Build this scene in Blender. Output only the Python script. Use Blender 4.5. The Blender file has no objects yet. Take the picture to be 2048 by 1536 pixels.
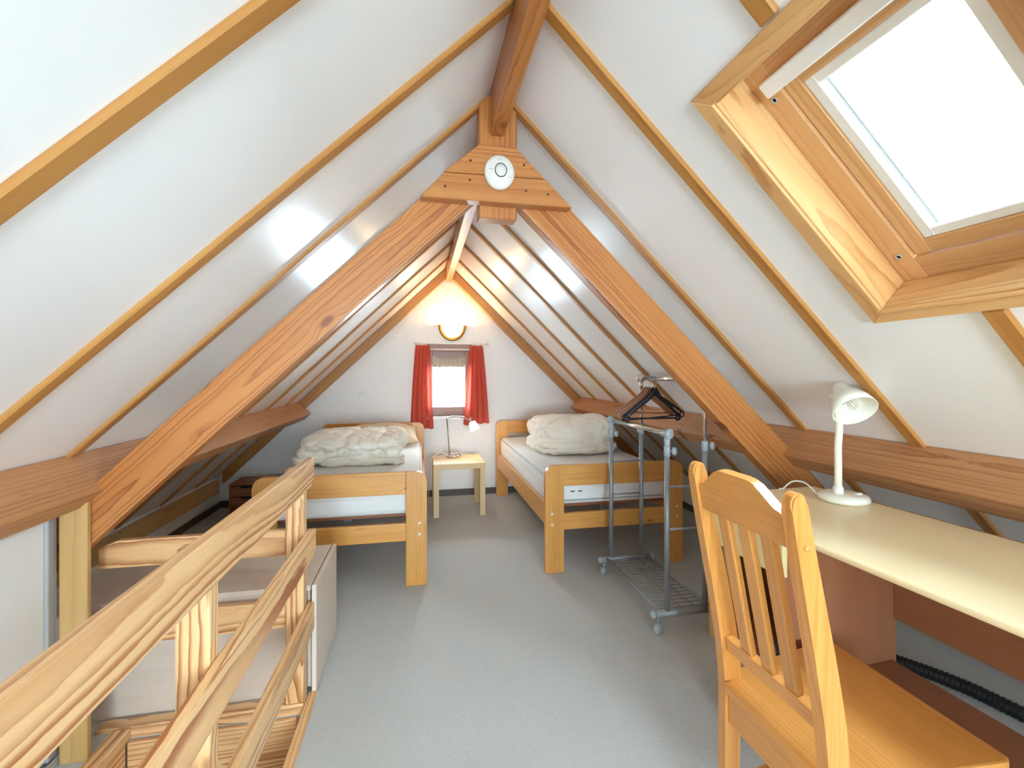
import bpy, bmesh, math, random
from mathutils import Matrix, Vector, noise
random.seed(4)
PI = math.pi
C = bpy.context.scene.collection
SC = bpy.context.scene

# ------------------------------------------------------------------ camera, sky, exposure
FPX = 905.0
YAW = math.atan(184.0 / FPX)
cam_d = bpy.data.cameras.new('camera')
cam = bpy.data.objects.new('camera', cam_d); C.objects.link(cam)
cam.location = (0, 0, 1.30)
cam.rotation_euler = (PI/2, 0, -YAW)
cam_d.sensor_fit = 'HORIZONTAL'; cam_d.sensor_width = 36.0
cam_d.lens = 36.0 * FPX / 2048.0
cam_d.shift_y = -20.0 / 2048.0
cam_d.clip_start = 0.02
SC.camera = cam

world = bpy.data.worlds.new('overcast_sky'); SC.world = world
world.use_nodes = True
wn = world.node_tree.nodes; wl = world.node_tree.links
bg = wn['Background']
bg.inputs['Color'].default_value = (0.67, 0.865, 1.0, 1)
bg.inputs['Strength'].default_value = 12.0

SC.view_settings.view_transform = 'Standard'
SC.view_settings.look = 'None'
SC.view_settings.gamma = 1.0
SC.view_settings.use_curve_mapping = False
SC.view_settings.exposure = 2.30
try:
    SC.cycles.diffuse_bounces = 8
    SC.cycles.max_bounces = 14
    SC.cycles.transparent_max_bounces = 12
    SC.cycles.sample_clamp_indirect = 6.0
except Exception:
    pass

# ------------------------------------------------------------------ helpers
def lin(c):
    def f(v):
        v /= 255.0
        return v/12.92 if v <= 0.04045 else ((v+0.055)/1.055)**2.4
    return (f(c[0]), f(c[1]), f(c[2]), 1.0)

srgb = lin

WM = {}                     # name -> local-to-world matrix of things that parent parts
XF = [Matrix.Identity(4)]   # extra transform applied to everything built while it is set

def tag(o, label=None, cat=None, group=None, kind=None):
    if label: o['label'] = label
    if cat: o['category'] = cat
    if group: o['group'] = group
    if kind: o['kind'] = kind
    return o

def thing(name, label, cat, loc=(0, 0, 0), rz=0.0, group=None):
    o = bpy.data.objects.new(name, None); C.objects.link(o)
    o.empty_display_size = 0.05
    M = XF[-1] @ Matrix.Translation(Vector(loc)) @ Matrix.Rotation(rz, 4, 'Z')
    o.matrix_basis = M
    WM[o.name] = M
    return tag(o, label, cat, group)

def link(name, bm, mat, M=None, parent=None, smooth=False):
    bmesh.ops.recalc_face_normals(bm, faces=bm.faces[:])
    me = bpy.data.meshes.new(name)
    bm.to_mesh(me); bm.free()
    if isinstance(mat, (list, tuple)):
        for m in mat: me.materials.append(m)
    elif mat: me.materials.append(mat)
    if smooth:
        for p in me.polygons: p.use_smooth = True
    o = bpy.data.objects.new(name, me); C.objects.link(o)
    M = XF[-1] @ (M if M is not None else Matrix.Identity(4))
    WM[o.name] = M
    if parent is not None:
        o.parent = parent
        o.matrix_parent_inverse = Matrix.Identity(4)
        o.matrix_basis = WM[parent.name].inverted() @ M
    else:
        o.matrix_basis = M
    return o

def frame(ex, ez):
    ex = Vector(ex).normalized(); ez = Vector(ez)
    ez = ez - ex*ez.dot(ex)
    if ez.length < 1e-6:
        ez = Vector((1, 0, 0)) if abs(ex.x) < 0.9 else Vector((0, 0, 1))
        ez = ez - ex*ez.dot(ex)
    ez = ez.normalized()
    ey = ez.cross(ex)
    return ex, ey, ez

def mat4(ex, ey, ez, o):
    M = Matrix.Identity(4)
    for i in range(3):
        M[i][0] = ex[i]; M[i][1] = ey[i]; M[i][2] = ez[i]; M[i][3] = o[i]
    return M

def bev(bm, w, seg=1):
    if w > 0:
        bmesh.ops.bevel(bm, geom=[e for e in bm.edges], offset=w, segments=seg, affect='EDGES', profile=0.6, clamp_overlap=True)

def slab(name, mat, parent, c, size, ex=(1, 0, 0), ez=(0, 0, 1), b=0.003, seg=1):
    """box centred on c; local X is the grain direction"""
    ex, ey, ez = frame(ex, ez)
    bm = bmesh.new()
    bmesh.ops.create_cube(bm, size=1.0)
    for v in bm.verts:
        v.co = Vector((v.co.x*size[0], v.co.y*size[1], v.co.z*size[2]))
    bev(bm, b, seg)
    return link(name, bm, mat, mat4(ex, ey, ez, Vector(c)), parent)

def box(name, mat, parent, x, y, z, g='X', b=0.003, seg=1):
    """axis aligned box from ranges; g = grain axis"""
    c = ((x[0]+x[1])/2, (y[0]+y[1])/2, (z[0]+z[1])/2)
    s = {'X': abs(x[1]-x[0]), 'Y': abs(y[1]-y[0]), 'Z': abs(z[1]-z[0])}
    ax = {'X': (1, 0, 0), 'Y': (0, 1, 0), 'Z': (0, 0, 1)}
    rest = sorted([k for k in 'XYZ' if k != g], key=lambda k: s[k])
    thin, wide = rest[0], rest[1]
    return slab(name, mat, parent, c, (s[g], s[wide], s[thin]), ax[g], ax[thin], b, seg)

def prism(name, mat, parent, pts, thick, grain, b=0.002, seg=1):
    """flat polygon pts (3D) pushed along thick; local X is the grain direction"""
    pts = [Vector(p) for p in pts]; thick = Vector(thick)
    c = sum(pts, Vector())/len(pts) + thick/2
    ex, ey, ez = frame(grain, thick)
    M = mat4(ex, ey, ez, c); Mi = M.inverted()
    bm = bmesh.new()
    lo = [bm.verts.new(Mi @ p) for p in pts]
    hi = [bm.verts.new(Mi @ (p+thick)) for p in pts]
    bm.faces.new(lo[::-1]); bm.faces.new(hi)
    n = len(pts)
    for i in range(n):
        bm.faces.new((lo[i], lo[(i+1) % n], hi[(i+1) % n], hi[i]))
    bev(bm, b, seg)
    return link(name, bm, mat, M, parent)

def lathe_bm(profile, seg=32, bm=None, M=None, cap=True):
    bm = bm or bmesh.new()
    M = M or Matrix.Identity(4)
    rings = []
    for r, z in profile:
        if r < 1e-6:
            rings.append([bm.verts.new(M @ Vector((0, 0, z)))])
        else:
            rings.append([bm.verts.new(M @ Vector((r*math.cos(2*PI*k/seg), r*math.sin(2*PI*k/seg), z))) for k in range(seg)])
    for a, b2 in zip(rings, rings[1:]):
        for k in range(seg):
            k2 = (k+1) % seg
            if len(a) == 1 and len(b2) == 1: continue
            if len(a) == 1: bm.faces.new((a[0], b2[k], b2[k2]))
            elif len(b2) == 1: bm.faces.new((a[k], a[k2], b2[0]))
            else: bm.faces.new((a[k], a[k2], b2[k2], b2[k]))
    if cap:
        if len(rings[0]) > 1: bm.faces.new(rings[0][::-1])
        if len(rings[-1]) > 1: bm.faces.new(rings[-1])
    return bm

def lathe(name, mat, parent, profile, loc, axis=(0, 0, 1), seg=32, scale=(1, 1, 1), smooth=True, cap=True):
    q = Vector((0, 0, 1)).rotation_difference(Vector(axis).normalized()).to_matrix().to_4x4()
    bm = lathe_bm(profile, seg, cap=cap)
    for v in bm.verts:
        v.co = Vector((v.co.x*scale[0], v.co.y*scale[1], v.co.z*scale[2]))
    return link(name, bm, mat, Matrix.Translation(Vector(loc)) @ q, parent, smooth)

def smooth_path(pts, n=6):
    pts = [Vector(p) for p in pts]
    out = []
    for i in range(len(pts)-1):
        p0 = pts[max(i-1, 0)]; p1 = pts[i]; p2 = pts[i+1]; p3 = pts[min(i+2, len(pts)-1)]
        for k in range(n):
            t = k/n
            out.append(0.5*((2*p1) + (p2-p0)*t + (2*p0-5*p1+4*p2-p3)*t*t + (3*p1-p0-3*p2+p3)*t**3))
    out.append(pts[-1])
    return out

def tube_bm(path, r, seg=10, bm=None):
    bm = bm or bmesh.new()
    path = [Vector(p) for p in path]
    rs = r if isinstance(r, (list, tuple)) else [r]*len(path)
    t0 = (path[1]-path[0]).normalized()
    up = Vector((0, 0, 1)) if abs(t0.z) < 0.9 else Vector((1, 0, 0))
    nrm = (up - t0*up.dot(t0)).normalized()
    rings = []
    for i, p in enumerate(path):
        t = (path[min(i+1, len(path)-1)] - path[max(i-1, 0)]).normalized()
        nrm = (nrm - t*nrm.dot(t)).normalized()
        bi = t.cross(nrm)
        rings.append([bm.verts.new(p + (nrm*math.cos(2*PI*k/seg) + bi*math.sin(2*PI*k/seg))*rs[i]) for k in range(seg)])
    for a, b in zip(rings, rings[1:]):
        for k in range(seg):
            bm.faces.new((a[k], a[(k+1) % seg], b[(k+1) % seg], b[k]))
    bm.faces.new(rings[0][::-1]); bm.faces.new(rings[-1])
    return bm

def tube(name, mat, parent, path, r, seg=10):
    return link(name, tube_bm(path, r, seg), mat, None, parent, True)

def copy_tree(o, parent=None, M=None):
    c = o.copy(); C.objects.link(c)
    if parent is not None: c.parent = parent
    if M is not None: c.matrix_basis = M
    for ch in o.children:
        copy_tree(ch, c)
    return c

# ------------------------------------------------------------------ materials
def new_mat(name):
    m = bpy.data.materials.new(name); m.use_nodes = True
    nt = m.node_tree
    return m, nt.nodes, nt.links, nt.nodes['Principled BSDF']

class G:
    """small node-graph builder"""
    def __init__(s, name):
        s.m, s.n, s.l, s.b = new_mat(name)
    def node(s, t, **k):
        n = s.n.new(t)
        for a, v in k.items(): setattr(n, a, v)
        return n
    def put(s, sock, v):
        if isinstance(v, bpy.types.NodeSocket): s.l.new(v, sock)
        else: sock.default_value = v
    def math(s, op, a, b=0.0, c=0.0, clamp=False):
        n = s.node('ShaderNodeMath', operation=op, use_clamp=clamp)
        s.put(n.inputs[0], a); s.put(n.inputs[1], b); s.put(n.inputs[2], c)
        return n.outputs[0]
    def comb(s, x, y, z):
        n = s.node('ShaderNodeCombineXYZ')
        s.put(n.inputs[0], x); s.put(n.inputs[1], y); s.put(n.inputs[2], z)
        return n.outputs[0]
    def noise(s, vec, scale=1.0, detail=2.0, rough=0.5, col=False):
        n = s.node('ShaderNodeTexNoise')
        s.l.new(vec, n.inputs['Vector'])
        n.inputs['Scale'].default_value = scale
        n.inputs['Detail'].default_value = detail
        n.inputs['Roughness'].default_value = rough
        return n.outputs['Color'] if col else n.outputs['Fac']
    def ramp(s, fac, stops, interp='LINEAR'):
        n = s.node('ShaderNodeValToRGB'); cr = n.color_ramp
        cr.interpolation = interp
        while len(cr.elements) < len(stops): cr.elements.new(0.5)
        for e, (p, c) in zip(cr.elements, stops):
            e.position = p; e.color = c if len(c) == 4 else (*c, 1)
        s.l.new(fac, n.inputs[0])
        return n.outputs[0]
    def mix(s, fac, a, b, mode='MIX'):
        n = s.node('ShaderNodeMix', data_type='RGBA', blend_type=mode)
        s.put(n.inputs[0], fac); s.put(n.inputs[6], a); s.put(n.inputs[7], b)
        return n.outputs[2]
    def step(s, v, a, b):
        n = s.node('ShaderNodeMapRange', interpolation_type='SMOOTHSTEP')
        s.put(n.inputs[0], v); n.inputs[1].default_value = a; n.inputs[2].default_value = b
        return n.outputs[0]
    def bump(s, h, strength=0.2, dist=0.002):
        n = s.node('ShaderNodeBump')
        n.inputs['Strength'].default_value = strength
        n.inputs['Distance'].default_value = dist
        s.l.new(h, n.inputs['Height'])
        s.l.new(n.outputs[0], s.b.inputs['Normal'])

def wood(name, light, mid, dark, freq=70.0, wav=0.03, knots=0.5, rough=0.38, coat=0.0, scuff=0.0, contrast=1.0, knotcol=None, lw=0.24, k=(1, 1, 1), ks=0.13):
    g = G(name)
    def lin(c):
        q = srgb(c)
        return (q[0]*k[0], q[1]*k[1], q[2]*k[2], 1.0)
    tc = g.node('ShaderNodeTexCoord'); oi = g.node('ShaderNodeObjectInfo')
    sep = g.node('ShaderNodeSeparateXYZ'); g.l.new(tc.outputs['Object'], sep.inputs[0])
    x, y, z = sep.outputs
    rnd = oi.outputs['Random']
    r1 = g.math('FRACT', g.math('MULTIPLY', rnd, 7.31))
    r2 = g.math('FRACT', g.math('MULTIPLY', rnd, 13.77))
    xo = g.math('ADD', x, g.math('MULTIPLY', rnd, 60.0))
    oy = g.math('MULTIPLY_ADD', r1, 0.10, -0.05)
    oz = g.math('MULTIPLY_ADD', r2, 0.07, 0.025)
    # slow wander of the heart along the length -> cathedral figures
    w = g.noise(g.comb(g.math('MULTIPLY', xo, 0.9), g.math('MULTIPLY', y, 2.0), g.math('MULTIPLY', z, 2.0)), 1.0, 1.5, 0.5, True)
    ws = g.node('ShaderNodeSeparateXYZ'); g.l.new(w, ws.inputs[0])
    yy = g.math('ADD', g.math('ADD', y, oy), g.math('MULTIPLY', g.math('SUBTRACT', ws.outputs[0], 0.5), wav*1.5))
    zz = g.math('ADD', g.math('ADD', z, oz), g.math('MULTIPLY', g.math('SUBTRACT', ws.outputs[1], 0.5), wav*1.5))
    r = g.math('SQRT', g.math('ADD', g.math('MULTIPLY', yy, yy), g.math('MULTIPLY', zz, zz)))
    fine = g.noise(g.comb(g.math('MULTIPLY', xo, 7.0), g.math('MULTIPLY', y, 30.0), g.math('MULTIPLY', z, 30.0)), 1.0, 3.0, 0.6)
    r = g.math('ADD', r, g.math('MULTIPLY', g.math('SUBTRACT', fine, 0.5), 0.012))
    # knots
    vo = g.node('ShaderNodeTexVoronoi', feature='F1')
    g.l.new(g.comb(g.math('MULTIPLY', xo, 3.2), g.math('MULTIPLY', y, 7.0), g.math('ADD', g.math('MULTIPLY', z, 1.2), g.math('MULTIPLY', r2, 5.0))), vo.inputs['Vector'])
    vo.inputs['Scale'].default_value = 1.0
    vs = g.node('ShaderNodeSeparateXYZ'); g.l.new(vo.outputs['Color'], vs.inputs[0])
    keep = g.math('LESS_THAN', vs.outputs[0], knots)
    dist = vo.outputs['Distance']
    swirl = g.math('MULTIPLY', g.step(dist, 0.34, 0.0), keep)
    r = g.math('ADD', r, g.math('MULTIPLY', swirl, 0.022))
    sp = g.noise(g.comb(g.math('MULTIPLY', r, 38.0), g.math('MULTIPLY', rnd, 9.0), 0.0), 1.0, 2.0)
    t = g.math('FRACT', g.math('MULTIPLY', g.math('ADD', r, g.math('MULTIPLY', sp, 0.028)), freq))
    ring = g.ramp(t, [(0.0, (0, 0, 0)), (0.40, (0.06,)*3), (1-lw, (0.45,)*3), (0.91, (1, 1, 1)), (1.0, (0, 0, 0))])
    pat = g.noise(g.comb(g.math('MULTIPLY', xo, 1.3), g.math('MULTIPLY', y, 9.0), g.math('MULTIPLY', z, 9.0)), 1.0, 2.0)
    ring = g.math('MULTIPLY', g.math('MULTIPLY', ring, contrast), g.math('MULTIPLY_ADD', g.step(pat, 0.30, 0.62), 0.6, 0.4))
    tone = g.noise(g.comb(g.math('MULTIPLY', xo, 1.6), g.math('MULTIPLY', y, 14.0), g.math('MULTIPLY', z, 14.0)), 1.0, 3.0)
    col = g.mix(g.step(tone, 0.3, 0.75), lin(light), lin(mid))
    col = g.mix(ring, col, lin(dark))
    fib = g.noise(g.comb(g.math('MULTIPLY', xo, 14.0), g.math('MULTIPLY', y, 420.0), g.math('MULTIPLY', z, 420.0)), 1.0, 2.0)
    col = g.mix(g.math('MULTIPLY', g.math('SUBTRACT', fib, 0.35, clamp=True), 0.35), col, lin(dark))
    km = g.math('MULTIPLY', g.step(dist, ks, ks*0.5), keep)
    kc = lin(knotcol) if knotcol else lin((dark[0]*0.72, dark[1]*0.6, dark[2]*0.55))
    col = g.mix(g.math('MULTIPLY', km, 0.75), col, kc)
    kd = g.math('MULTIPLY', g.step(dist, ks*0.4, ks*0.15), keep)
    col = g.mix(g.math('MULTIPLY', kd, 0.6), col, lin((70, 38, 22)))
    # tone differs a little from board to board
    hv = g.node('ShaderNodeHueSaturation'); g.l.new(col, hv.inputs['Color'])
    g.l.new(g.math('MULTIPLY_ADD', r1, 0.12, 0.94), hv.inputs['Value'])
    col = hv.outputs[0]
    if scuff > 0:
        sc = g.noise(g.comb(g.math('MULTIPLY', xo, 9.0), g.math('MULTIPLY', y, 26.0), g.math('MULTIPLY', z, 26.0)), 1.0, 4.0, 0.75)
        col = g.mix(g.math('MULTIPLY', g.step(sc, 0.74, 0.80), scuff), col, srgb((226, 214, 202)))
    g.l.new(col, g.b.inputs['Base Color'])
    g.b.inputs['Roughness'].default_value = rough
    g.b.inputs['Coat Weight'].default_value = coat
    g.b.inputs['Coat Roughness'].default_value = 0.25
    g.bump(ring, 0.12, 0.0006)
    return g.m

def plain(name, col, rough=0.5, metal=0.0, noise_amt=0.0, nscale=40.0, bump=0.0, bscale=60.0, coat=0.0, spec=0.5, trans=0.0):
    g = G(name)
    tc = g.node('ShaderNodeTexCoord')
    c = lin(col)
    if noise_amt > 0:
        f = g.noise(tc.outputs['Object'], nscale, 3.0)
        d = tuple(v*(1-noise_amt) for v in c[:3]) + (1,)
        g.l.new(g.mix(f, c, d), g.b.inputs['Base Color'])
    else:
        g.b.inputs['Base Color'].default_value = c
    g.b.inputs['Roughness'].default_value = rough
    g.b.inputs['Metallic'].default_value = metal
    g.b.inputs['Coat Weight'].default_value = coat
    g.b.inputs['Specular IOR Level'].default_value = spec
    g.b.inputs['Transmission Weight'].default_value = trans
    if bump > 0:
        g.bump(g.noise(tc.outputs['Object'], bscale, 4.0, 0.6), bump, 0.004)
    return g.m

M_TRUSS = wood('fir_timber', (226, 170, 110), (215, 154, 94), (166, 92, 46), 66, 0.032, 0.62, 0.42, 0.1, 0.4, 0.95, k=(0.76, 0.60, 0.42), ks=0.15)
M_PURLIN = wood('fir_purlin', (222, 176, 124), (211, 160, 108), (172, 112, 70), 62, 0.028, 0.45, 0.45, 0.05, 0.3, 0.85, k=(0.84, 0.72, 0.66))
M_BATTEN = wood('pine_batten', (214, 162, 96), (202, 146, 80), (170, 108, 54), 60, 0.02, 0.4, 0.45, 0.0, 0.15, 0.6, k=(0.78, 0.7, 0.56), ks=0.08)
M_RAIL = wood('pine_balustrade', (244, 208, 156), (238, 196, 140), (174, 102, 54), 62, 0.06, 0.10, 0.42, 0.1, 0.25, 1.0, None, 0.42, k=(1, 0.94, 0.88))
M_BED = wood('pine_bed', (230, 178, 106), (220, 164, 92), (194, 128, 64), 60, 0.03, 0.85, 0.36, 0.25, 0.0, 0.5, (110, 58, 28), k=(0.98, 0.86, 0.66), ks=0.085)
M_CHAIR = wood('pine_chair', (228, 178, 112), (218, 164, 96), (192, 128, 64), 90, 0.015, 0.12, 0.30, 0.35, 0.0, 0.55, k=(0.94, 0.77, 0.54))
M_BIRCH = wood('birch_table', (236, 212, 170), (230, 204, 160), (212, 180, 132), 50, 0.01, 0.0, 0.45, 0.1, 0.0, 0.35, k=(0.96, 0.9, 0.8))
M_POST = wood('pine_post', (224, 188, 132), (214, 176, 116), (190, 146, 90), 40, 0.03, 0.3, 0.45, 0.0, 0.0, 0.6, k=(0.9, 0.84, 0.72))
M_SKY = wood('pine_window', (234, 194, 136), (226, 178, 120), (192, 134, 76), 58, 0.09, 0.1, 0.36, 0.3, 0.0, 1.0, k=(0.92, 0.86, 0.80))
M_SASH = wood('pine_sash', (230, 188, 136), (222, 174, 120), (190, 138, 86), 80, 0.02, 0.0, 0.36, 0.3, 0.0, 0.55, k=(0.88, 0.8, 0.7))
M_BEECH = wood('beech_laminate', (192, 136, 98), (184, 126, 88), (168, 110, 72), 30, 0.005, 0.0, 0.5, 0.05, 0.0, 0.3, k=(0.66, 0.56, 0.5))
M_DARKWOOD = wood('brown_stained_pine', (182, 122, 82), (170, 108, 68), (138, 82, 46), 70, 0.02, 0.1, 0.45, 0.1, 0.0, 0.5, k=(0.7, 0.58, 0.5))
M_GWIN = wood('brown_window_wood', (184, 132, 98), (172, 118, 84), (146, 92, 62), 70, 0.01, 0.0, 0.4, 0.2, 0.0, 0.5, k=(0.8, 0.7, 0.62))
M_OAKCAB = wood('pale_oak_laminate', (222, 206, 190), (216, 198, 182), (204, 186, 168), 40, 0.004, 0.0, 0.42, 0.1, 0.0, 0.2)
M_DESKTOP = plain('cream_laminate', (238, 216, 172), 0.34, 0, 0.05, 3.0, 0, 60, 0.1)
M_DESKEDGE = plain('cream_desk_edge', (222, 204, 140), 0.4)
M_DRAWERF = plain('cream_drawer_front', (218, 200, 148), 0.4)

def ceiling_mat():
    g = G('satin_white_ceiling')
    tc = g.node('ShaderNodeTexCoord')
    f = g.noise(tc.outputs['Object'], 1.3, 4.0)
    g.l.new(g.mix(f, lin((245, 245, 244)), lin((239, 239, 238))), g.b.inputs['Base Color'])
    g.b.inputs['Roughness'].default_value = 0.27
    g.b.inputs['Specular IOR Level'].default_value = 0.45
    g.bump(g.noise(tc.outputs['Object'], 5.0, 2.0), 0.05, 0.01)
    return g.m
M_CEIL = ceiling_mat()

def stucco_mat():
    g = G('white_stucco')
    tc = g.node('ShaderNodeTexCoord')
    g.b.inputs['Base Color'].default_value = lin((241, 240, 238))
    g.b.inputs['Roughness'].default_value = 0.6
    a = g.noise(tc.outputs['Object'], 38.0, 4.0, 0.6)
    b = g.noise(tc.outputs['Object'], 9.0, 2.0)
    g.bump(g.math('ADD', g.step(a, 0.42, 0.62), b), 0.35, 0.006)
    return g.m
M_STUCCO = stucco_mat()
M_WHITE = plain('white_wall_paint', (236, 236, 234), 0.5, 0, 0.02, 5, 0.05, 40)

def carpet_mat():
    g = G('grey_carpet')
    tc = g.node('ShaderNodeTexCoord')
    a = g.noise(tc.outputs['Object'], 330.0, 3.0, 0.7)
    b = g.noise(tc.outputs['Object'], 55.0, 4.0, 0.65)
    c = g.noise(tc.outputs['Object'], 2.2, 3.0)
    col = g.mix(g.step(a, 0.3, 0.7), lin((178, 178, 174)), lin((212, 211, 207)))
    col = g.mix(g.math('MULTIPLY', g.step(b, 0.5, 0.72), 0.35), col, lin((170, 168, 162)))
    col = g.mix(g.math('MULTIPLY', g.step(c, 0.45, 0.7), 0.25), col, lin((190, 186, 176)))
    g.l.new(col, g.b.inputs['Base Color'])
    g.b.inputs['Roughness'].default_value = 0.95
    g.b.inputs['Specular IOR Level'].default_value = 0.1
    g.b.inputs['Sheen Weight'].default_value = 0.3
    g.bump(g.math('ADD', a, b), 0.5, 0.004)
    return g.m
M_CARPET = carpet_mat()
M_SKIRT = plain('dark_skirting', (92, 84, 76), 0.6, 0, 0.2, 60)
M_ALU = plain('aluminium', (188, 192, 194), 0.35, 0.35, 0.05, 30)
M_CHROME = plain('chrome', (232, 230, 226), 0.12, 1.0)
M_GREYMET = plain('grey_painted_steel', (156, 162, 166), 0.4, 0.35, 0.04, 60)
M_GREYPL = plain('grey_plastic', (166, 174, 178), 0.45)
M_WIRE = plain('grey_wire', (150, 152, 152), 0.4, 0.5)
M_BLACKPL = plain('black_plastic', (22, 26, 32), 0.32)
M_HANGWOOD = plain('brown_hanger_wood', (164, 104, 70), 0.35, 0, 0.25, 30, 0, 60, 0.2)
M_HOSE = plain('black_hose', (24, 26, 32), 0.45)
M_LAMPW = plain('cream_white_plastic', (240, 238, 226), 0.28, 0, 0, 1, 0, 1, 0.3)
M_LAMPSTEM = plain('cream_flexible_stem', (238, 234, 208), 0.4)
M_DETECT = plain('white_detector_plastic', (226, 220, 210), 0.4)
M_DARKGREY = plain('dark_grey_marking', (70, 72, 70), 0.5)
M_LIGHTGREY = plain('light_grey_marking', (190, 188, 182), 0.5)
M_HOLE = plain('dark_recess', (40, 34, 28), 0.8)
M_SCREW = plain('dark_nail', (60, 36, 22), 0.5)
M_BRASS = plain('brass_rim', (206, 150, 62), 0.3, 0.9)
M_BOLT = plain('white_bolt_cap', (236, 234, 228), 0.3)
M_SILL = plain('white_sill', (244, 242, 238), 0.35)
M_SWITCH = plain('ivory_switch', (236, 233, 228), 0.4)
M_SLOT = plain('dark_slot', (26, 20, 18), 0.6)
M_CORD = plain('white_cord', (226, 222, 214), 0.45)
M_BLIND = plain('white_sash_lining', (238, 236, 230), 0.4)
M_STEEL = plain('brushed_steel', (170, 168, 162), 0.3, 1.0)

def fabric(name, col, amt=0.05, bump=0.25, scale=420.0, sheen=0.2, rough=0.85, trans=0.0, big=0.0):
    g = G(name)
    tc = g.node('ShaderNodeTexCoord')
    f = g.noise(tc.outputs['Object'], scale, 2.0)
    c = lin(col); d = tuple(v*(1-amt*3) for v in c[:3]) + (1,)
    g.l.new(g.mix(f, c, d), g.b.inputs['Base Color'])
    g.b.inputs['Roughness'].default_value = rough
    g.b.inputs['Sheen Weight'].default_value = sheen
    g.b.inputs['Specular IOR Level'].default_value = 0.2
    h = f
    if big > 0:
        h = g.math('ADD', g.math('MULTIPLY', f, 0.15), g.math('MULTIPLY', g.noise(tc.outputs['Object'], big, 3.0, 0.55), 1.0))
    g.bump(h, bump, 0.006 if big > 0 else 0.001)
    if trans > 0:
        t = g.node('ShaderNodeBsdfTranslucent'); t.inputs[0].default_value = c
        mx = g.node('ShaderNodeMixShader'); mx.inputs[0].default_value = trans
        out = g.n['Material Output']
        g.l.new(g.b.outputs[0], mx.inputs[1]); g.l.new(t.outputs[0], mx.inputs[2])
        g.l.new(mx.outputs[0], out.inputs['Surface'])
    return g.m
M_DUVET = fabric('cream_duvet_cotton', (244, 236, 222), 0.02, 0.22, 500, 0.2, 0.8, 0, 30)
M_PILLOW = fabric('cream_pillow_cotton', (234, 214, 180), 0.03, 0.25, 500, 0.2, 0.8, 0, 14)
M_CURTAIN = fabric('red_curtain_cloth', (244, 146, 124), 0.04, 0.15, 600, 0.1, 0.85, 0.5)
M_LACE = fabric('ecru_lace', (240, 230, 212), 0.04, 0.1, 300, 0.0, 0.9, 0.5)

def mattress_mat():
    g = G('white_quilted_ticking')
    tc = g.node('ShaderNodeTexCoord')
    sep = g.node('ShaderNodeSeparateXYZ'); g.l.new(tc.outputs['Object'], sep.inputs[0])
    x, y, z = sep.outputs
    wob = g.noise(tc.outputs['Object'], 16.0, 2.0)
    s = g.math('SINE', g.math('MULTIPLY', g.math('ADD', x, g.math('MULTIPLY', wob, 0.035)), 150.0))
    top = g.step(z, 0.06, 0.095)
    h = g.math('MULTIPLY', g.math('ABSOLUTE', s), top)
    s2 = g.math('ABSOLUTE', g.math('SINE', g.math('MULTIPLY', z, 46.0)))
    s3 = g.math('ABSOLUTE', g.math('SINE', g.math('MULTIPLY', x, 30.0)))
    side = g.math('MULTIPLY', g.math('MULTIPLY', s2, g.math('POWER', s3, 0.3)), g.math('SUBTRACT', 1.0, top))
    g.l.new(g.mix(g.math('MULTIPLY', g.math('SUBTRACT', 1.0, g.math('ABSOLUTE', s)), g.math('MULTIPLY', top, 0.22)), lin((238, 238, 236)), lin((186, 188, 190))), g.b.inputs['Base Color'])
    g.b.inputs['Roughness'].default_value = 0.8
    g.b.inputs['Sheen Weight'].default_value = 0.2
    g.bump(g.math('ADD', h, side), 0.5, 0.008)
    return g.m
M_MATT = mattress_mat()

def glass_mat(name, tint=(0.97, 0.98, 0.98), flat=None):
    g = G(name)
    tr = g.node('ShaderNodeBsdfTransparent'); tr.inputs[0].default_value = (*tint, 1)
    gl = g.node('ShaderNodeBsdfGlossy'); gl.inputs['Roughness'].default_value = 0.02
    fr = g.node('ShaderNodeFresnel'); fr.inputs[0].default_value = 1.45
    mx = g.node('ShaderNodeMixShader')
    if flat is None: g.l.new(fr.outputs[0], mx.inputs[0])
    else: mx.inputs[0].default_value = flat
    g.l.new(tr.outputs[0], mx.inputs[1]); g.l.new(gl.outputs[0], mx.inputs[2])
    g.l.new(mx.outputs[0], g.n['Material Output'].inputs['Surface'])
    return g.m
M_GLASS = glass_mat('window_glass')
M_BULB = glass_mat('clear_bulb_glass', (0.93, 0.92, 0.9), 0.10)

def emit(name, col, s):
    g = G(name)
    g.b.inputs['Base Color'].default_value = (*col, 1)
    g.b.inputs['Emission Color'].default_value = (*col, 1)
    g.b.inputs['Emission Strength'].default_value = s
    return g.m
M_BOWL = emit('lit_glass_bowl', (1.0, 0.74, 0.40), 0.6)
M_SHADE = emit('lit_frosted_glass', (1.0, 0.95, 0.88), 0.28)
M_FILAMENT = plain('led_filament', (214, 176, 90), 0.4)

# ------------------------------------------------------------------ room shell
AX, AZ, K = 0.303, 2.458, 0.97          # ridge line and slope of the roof
YF, YB = 4.88, -3.30                    # gable wall, wall behind the camera
XL, XR = -1.91, 2.516                   # low side walls
SL = math.hypot(1, K)
ES_R = Vector((1, 0, -K))/SL; ES_L = Vector((-1, 0, -K))/SL     # down the slopes
NO_R = Vector((K, 0, 1))/SL; NO_L = Vector((-K, 0, 1))/SL       # outward
def roof(x): return AZ - K*abs(x-AX)
APEX = Vector((AX, 0, AZ))
def PR(s, y, o=0.0): return APEX + ES_R*s + NO_R*o + Vector((0, y, 0))
def PL(s, y, o=0.0): return APEX + ES_L*s + NO_L*o + Vector((0, y, 0))

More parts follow.
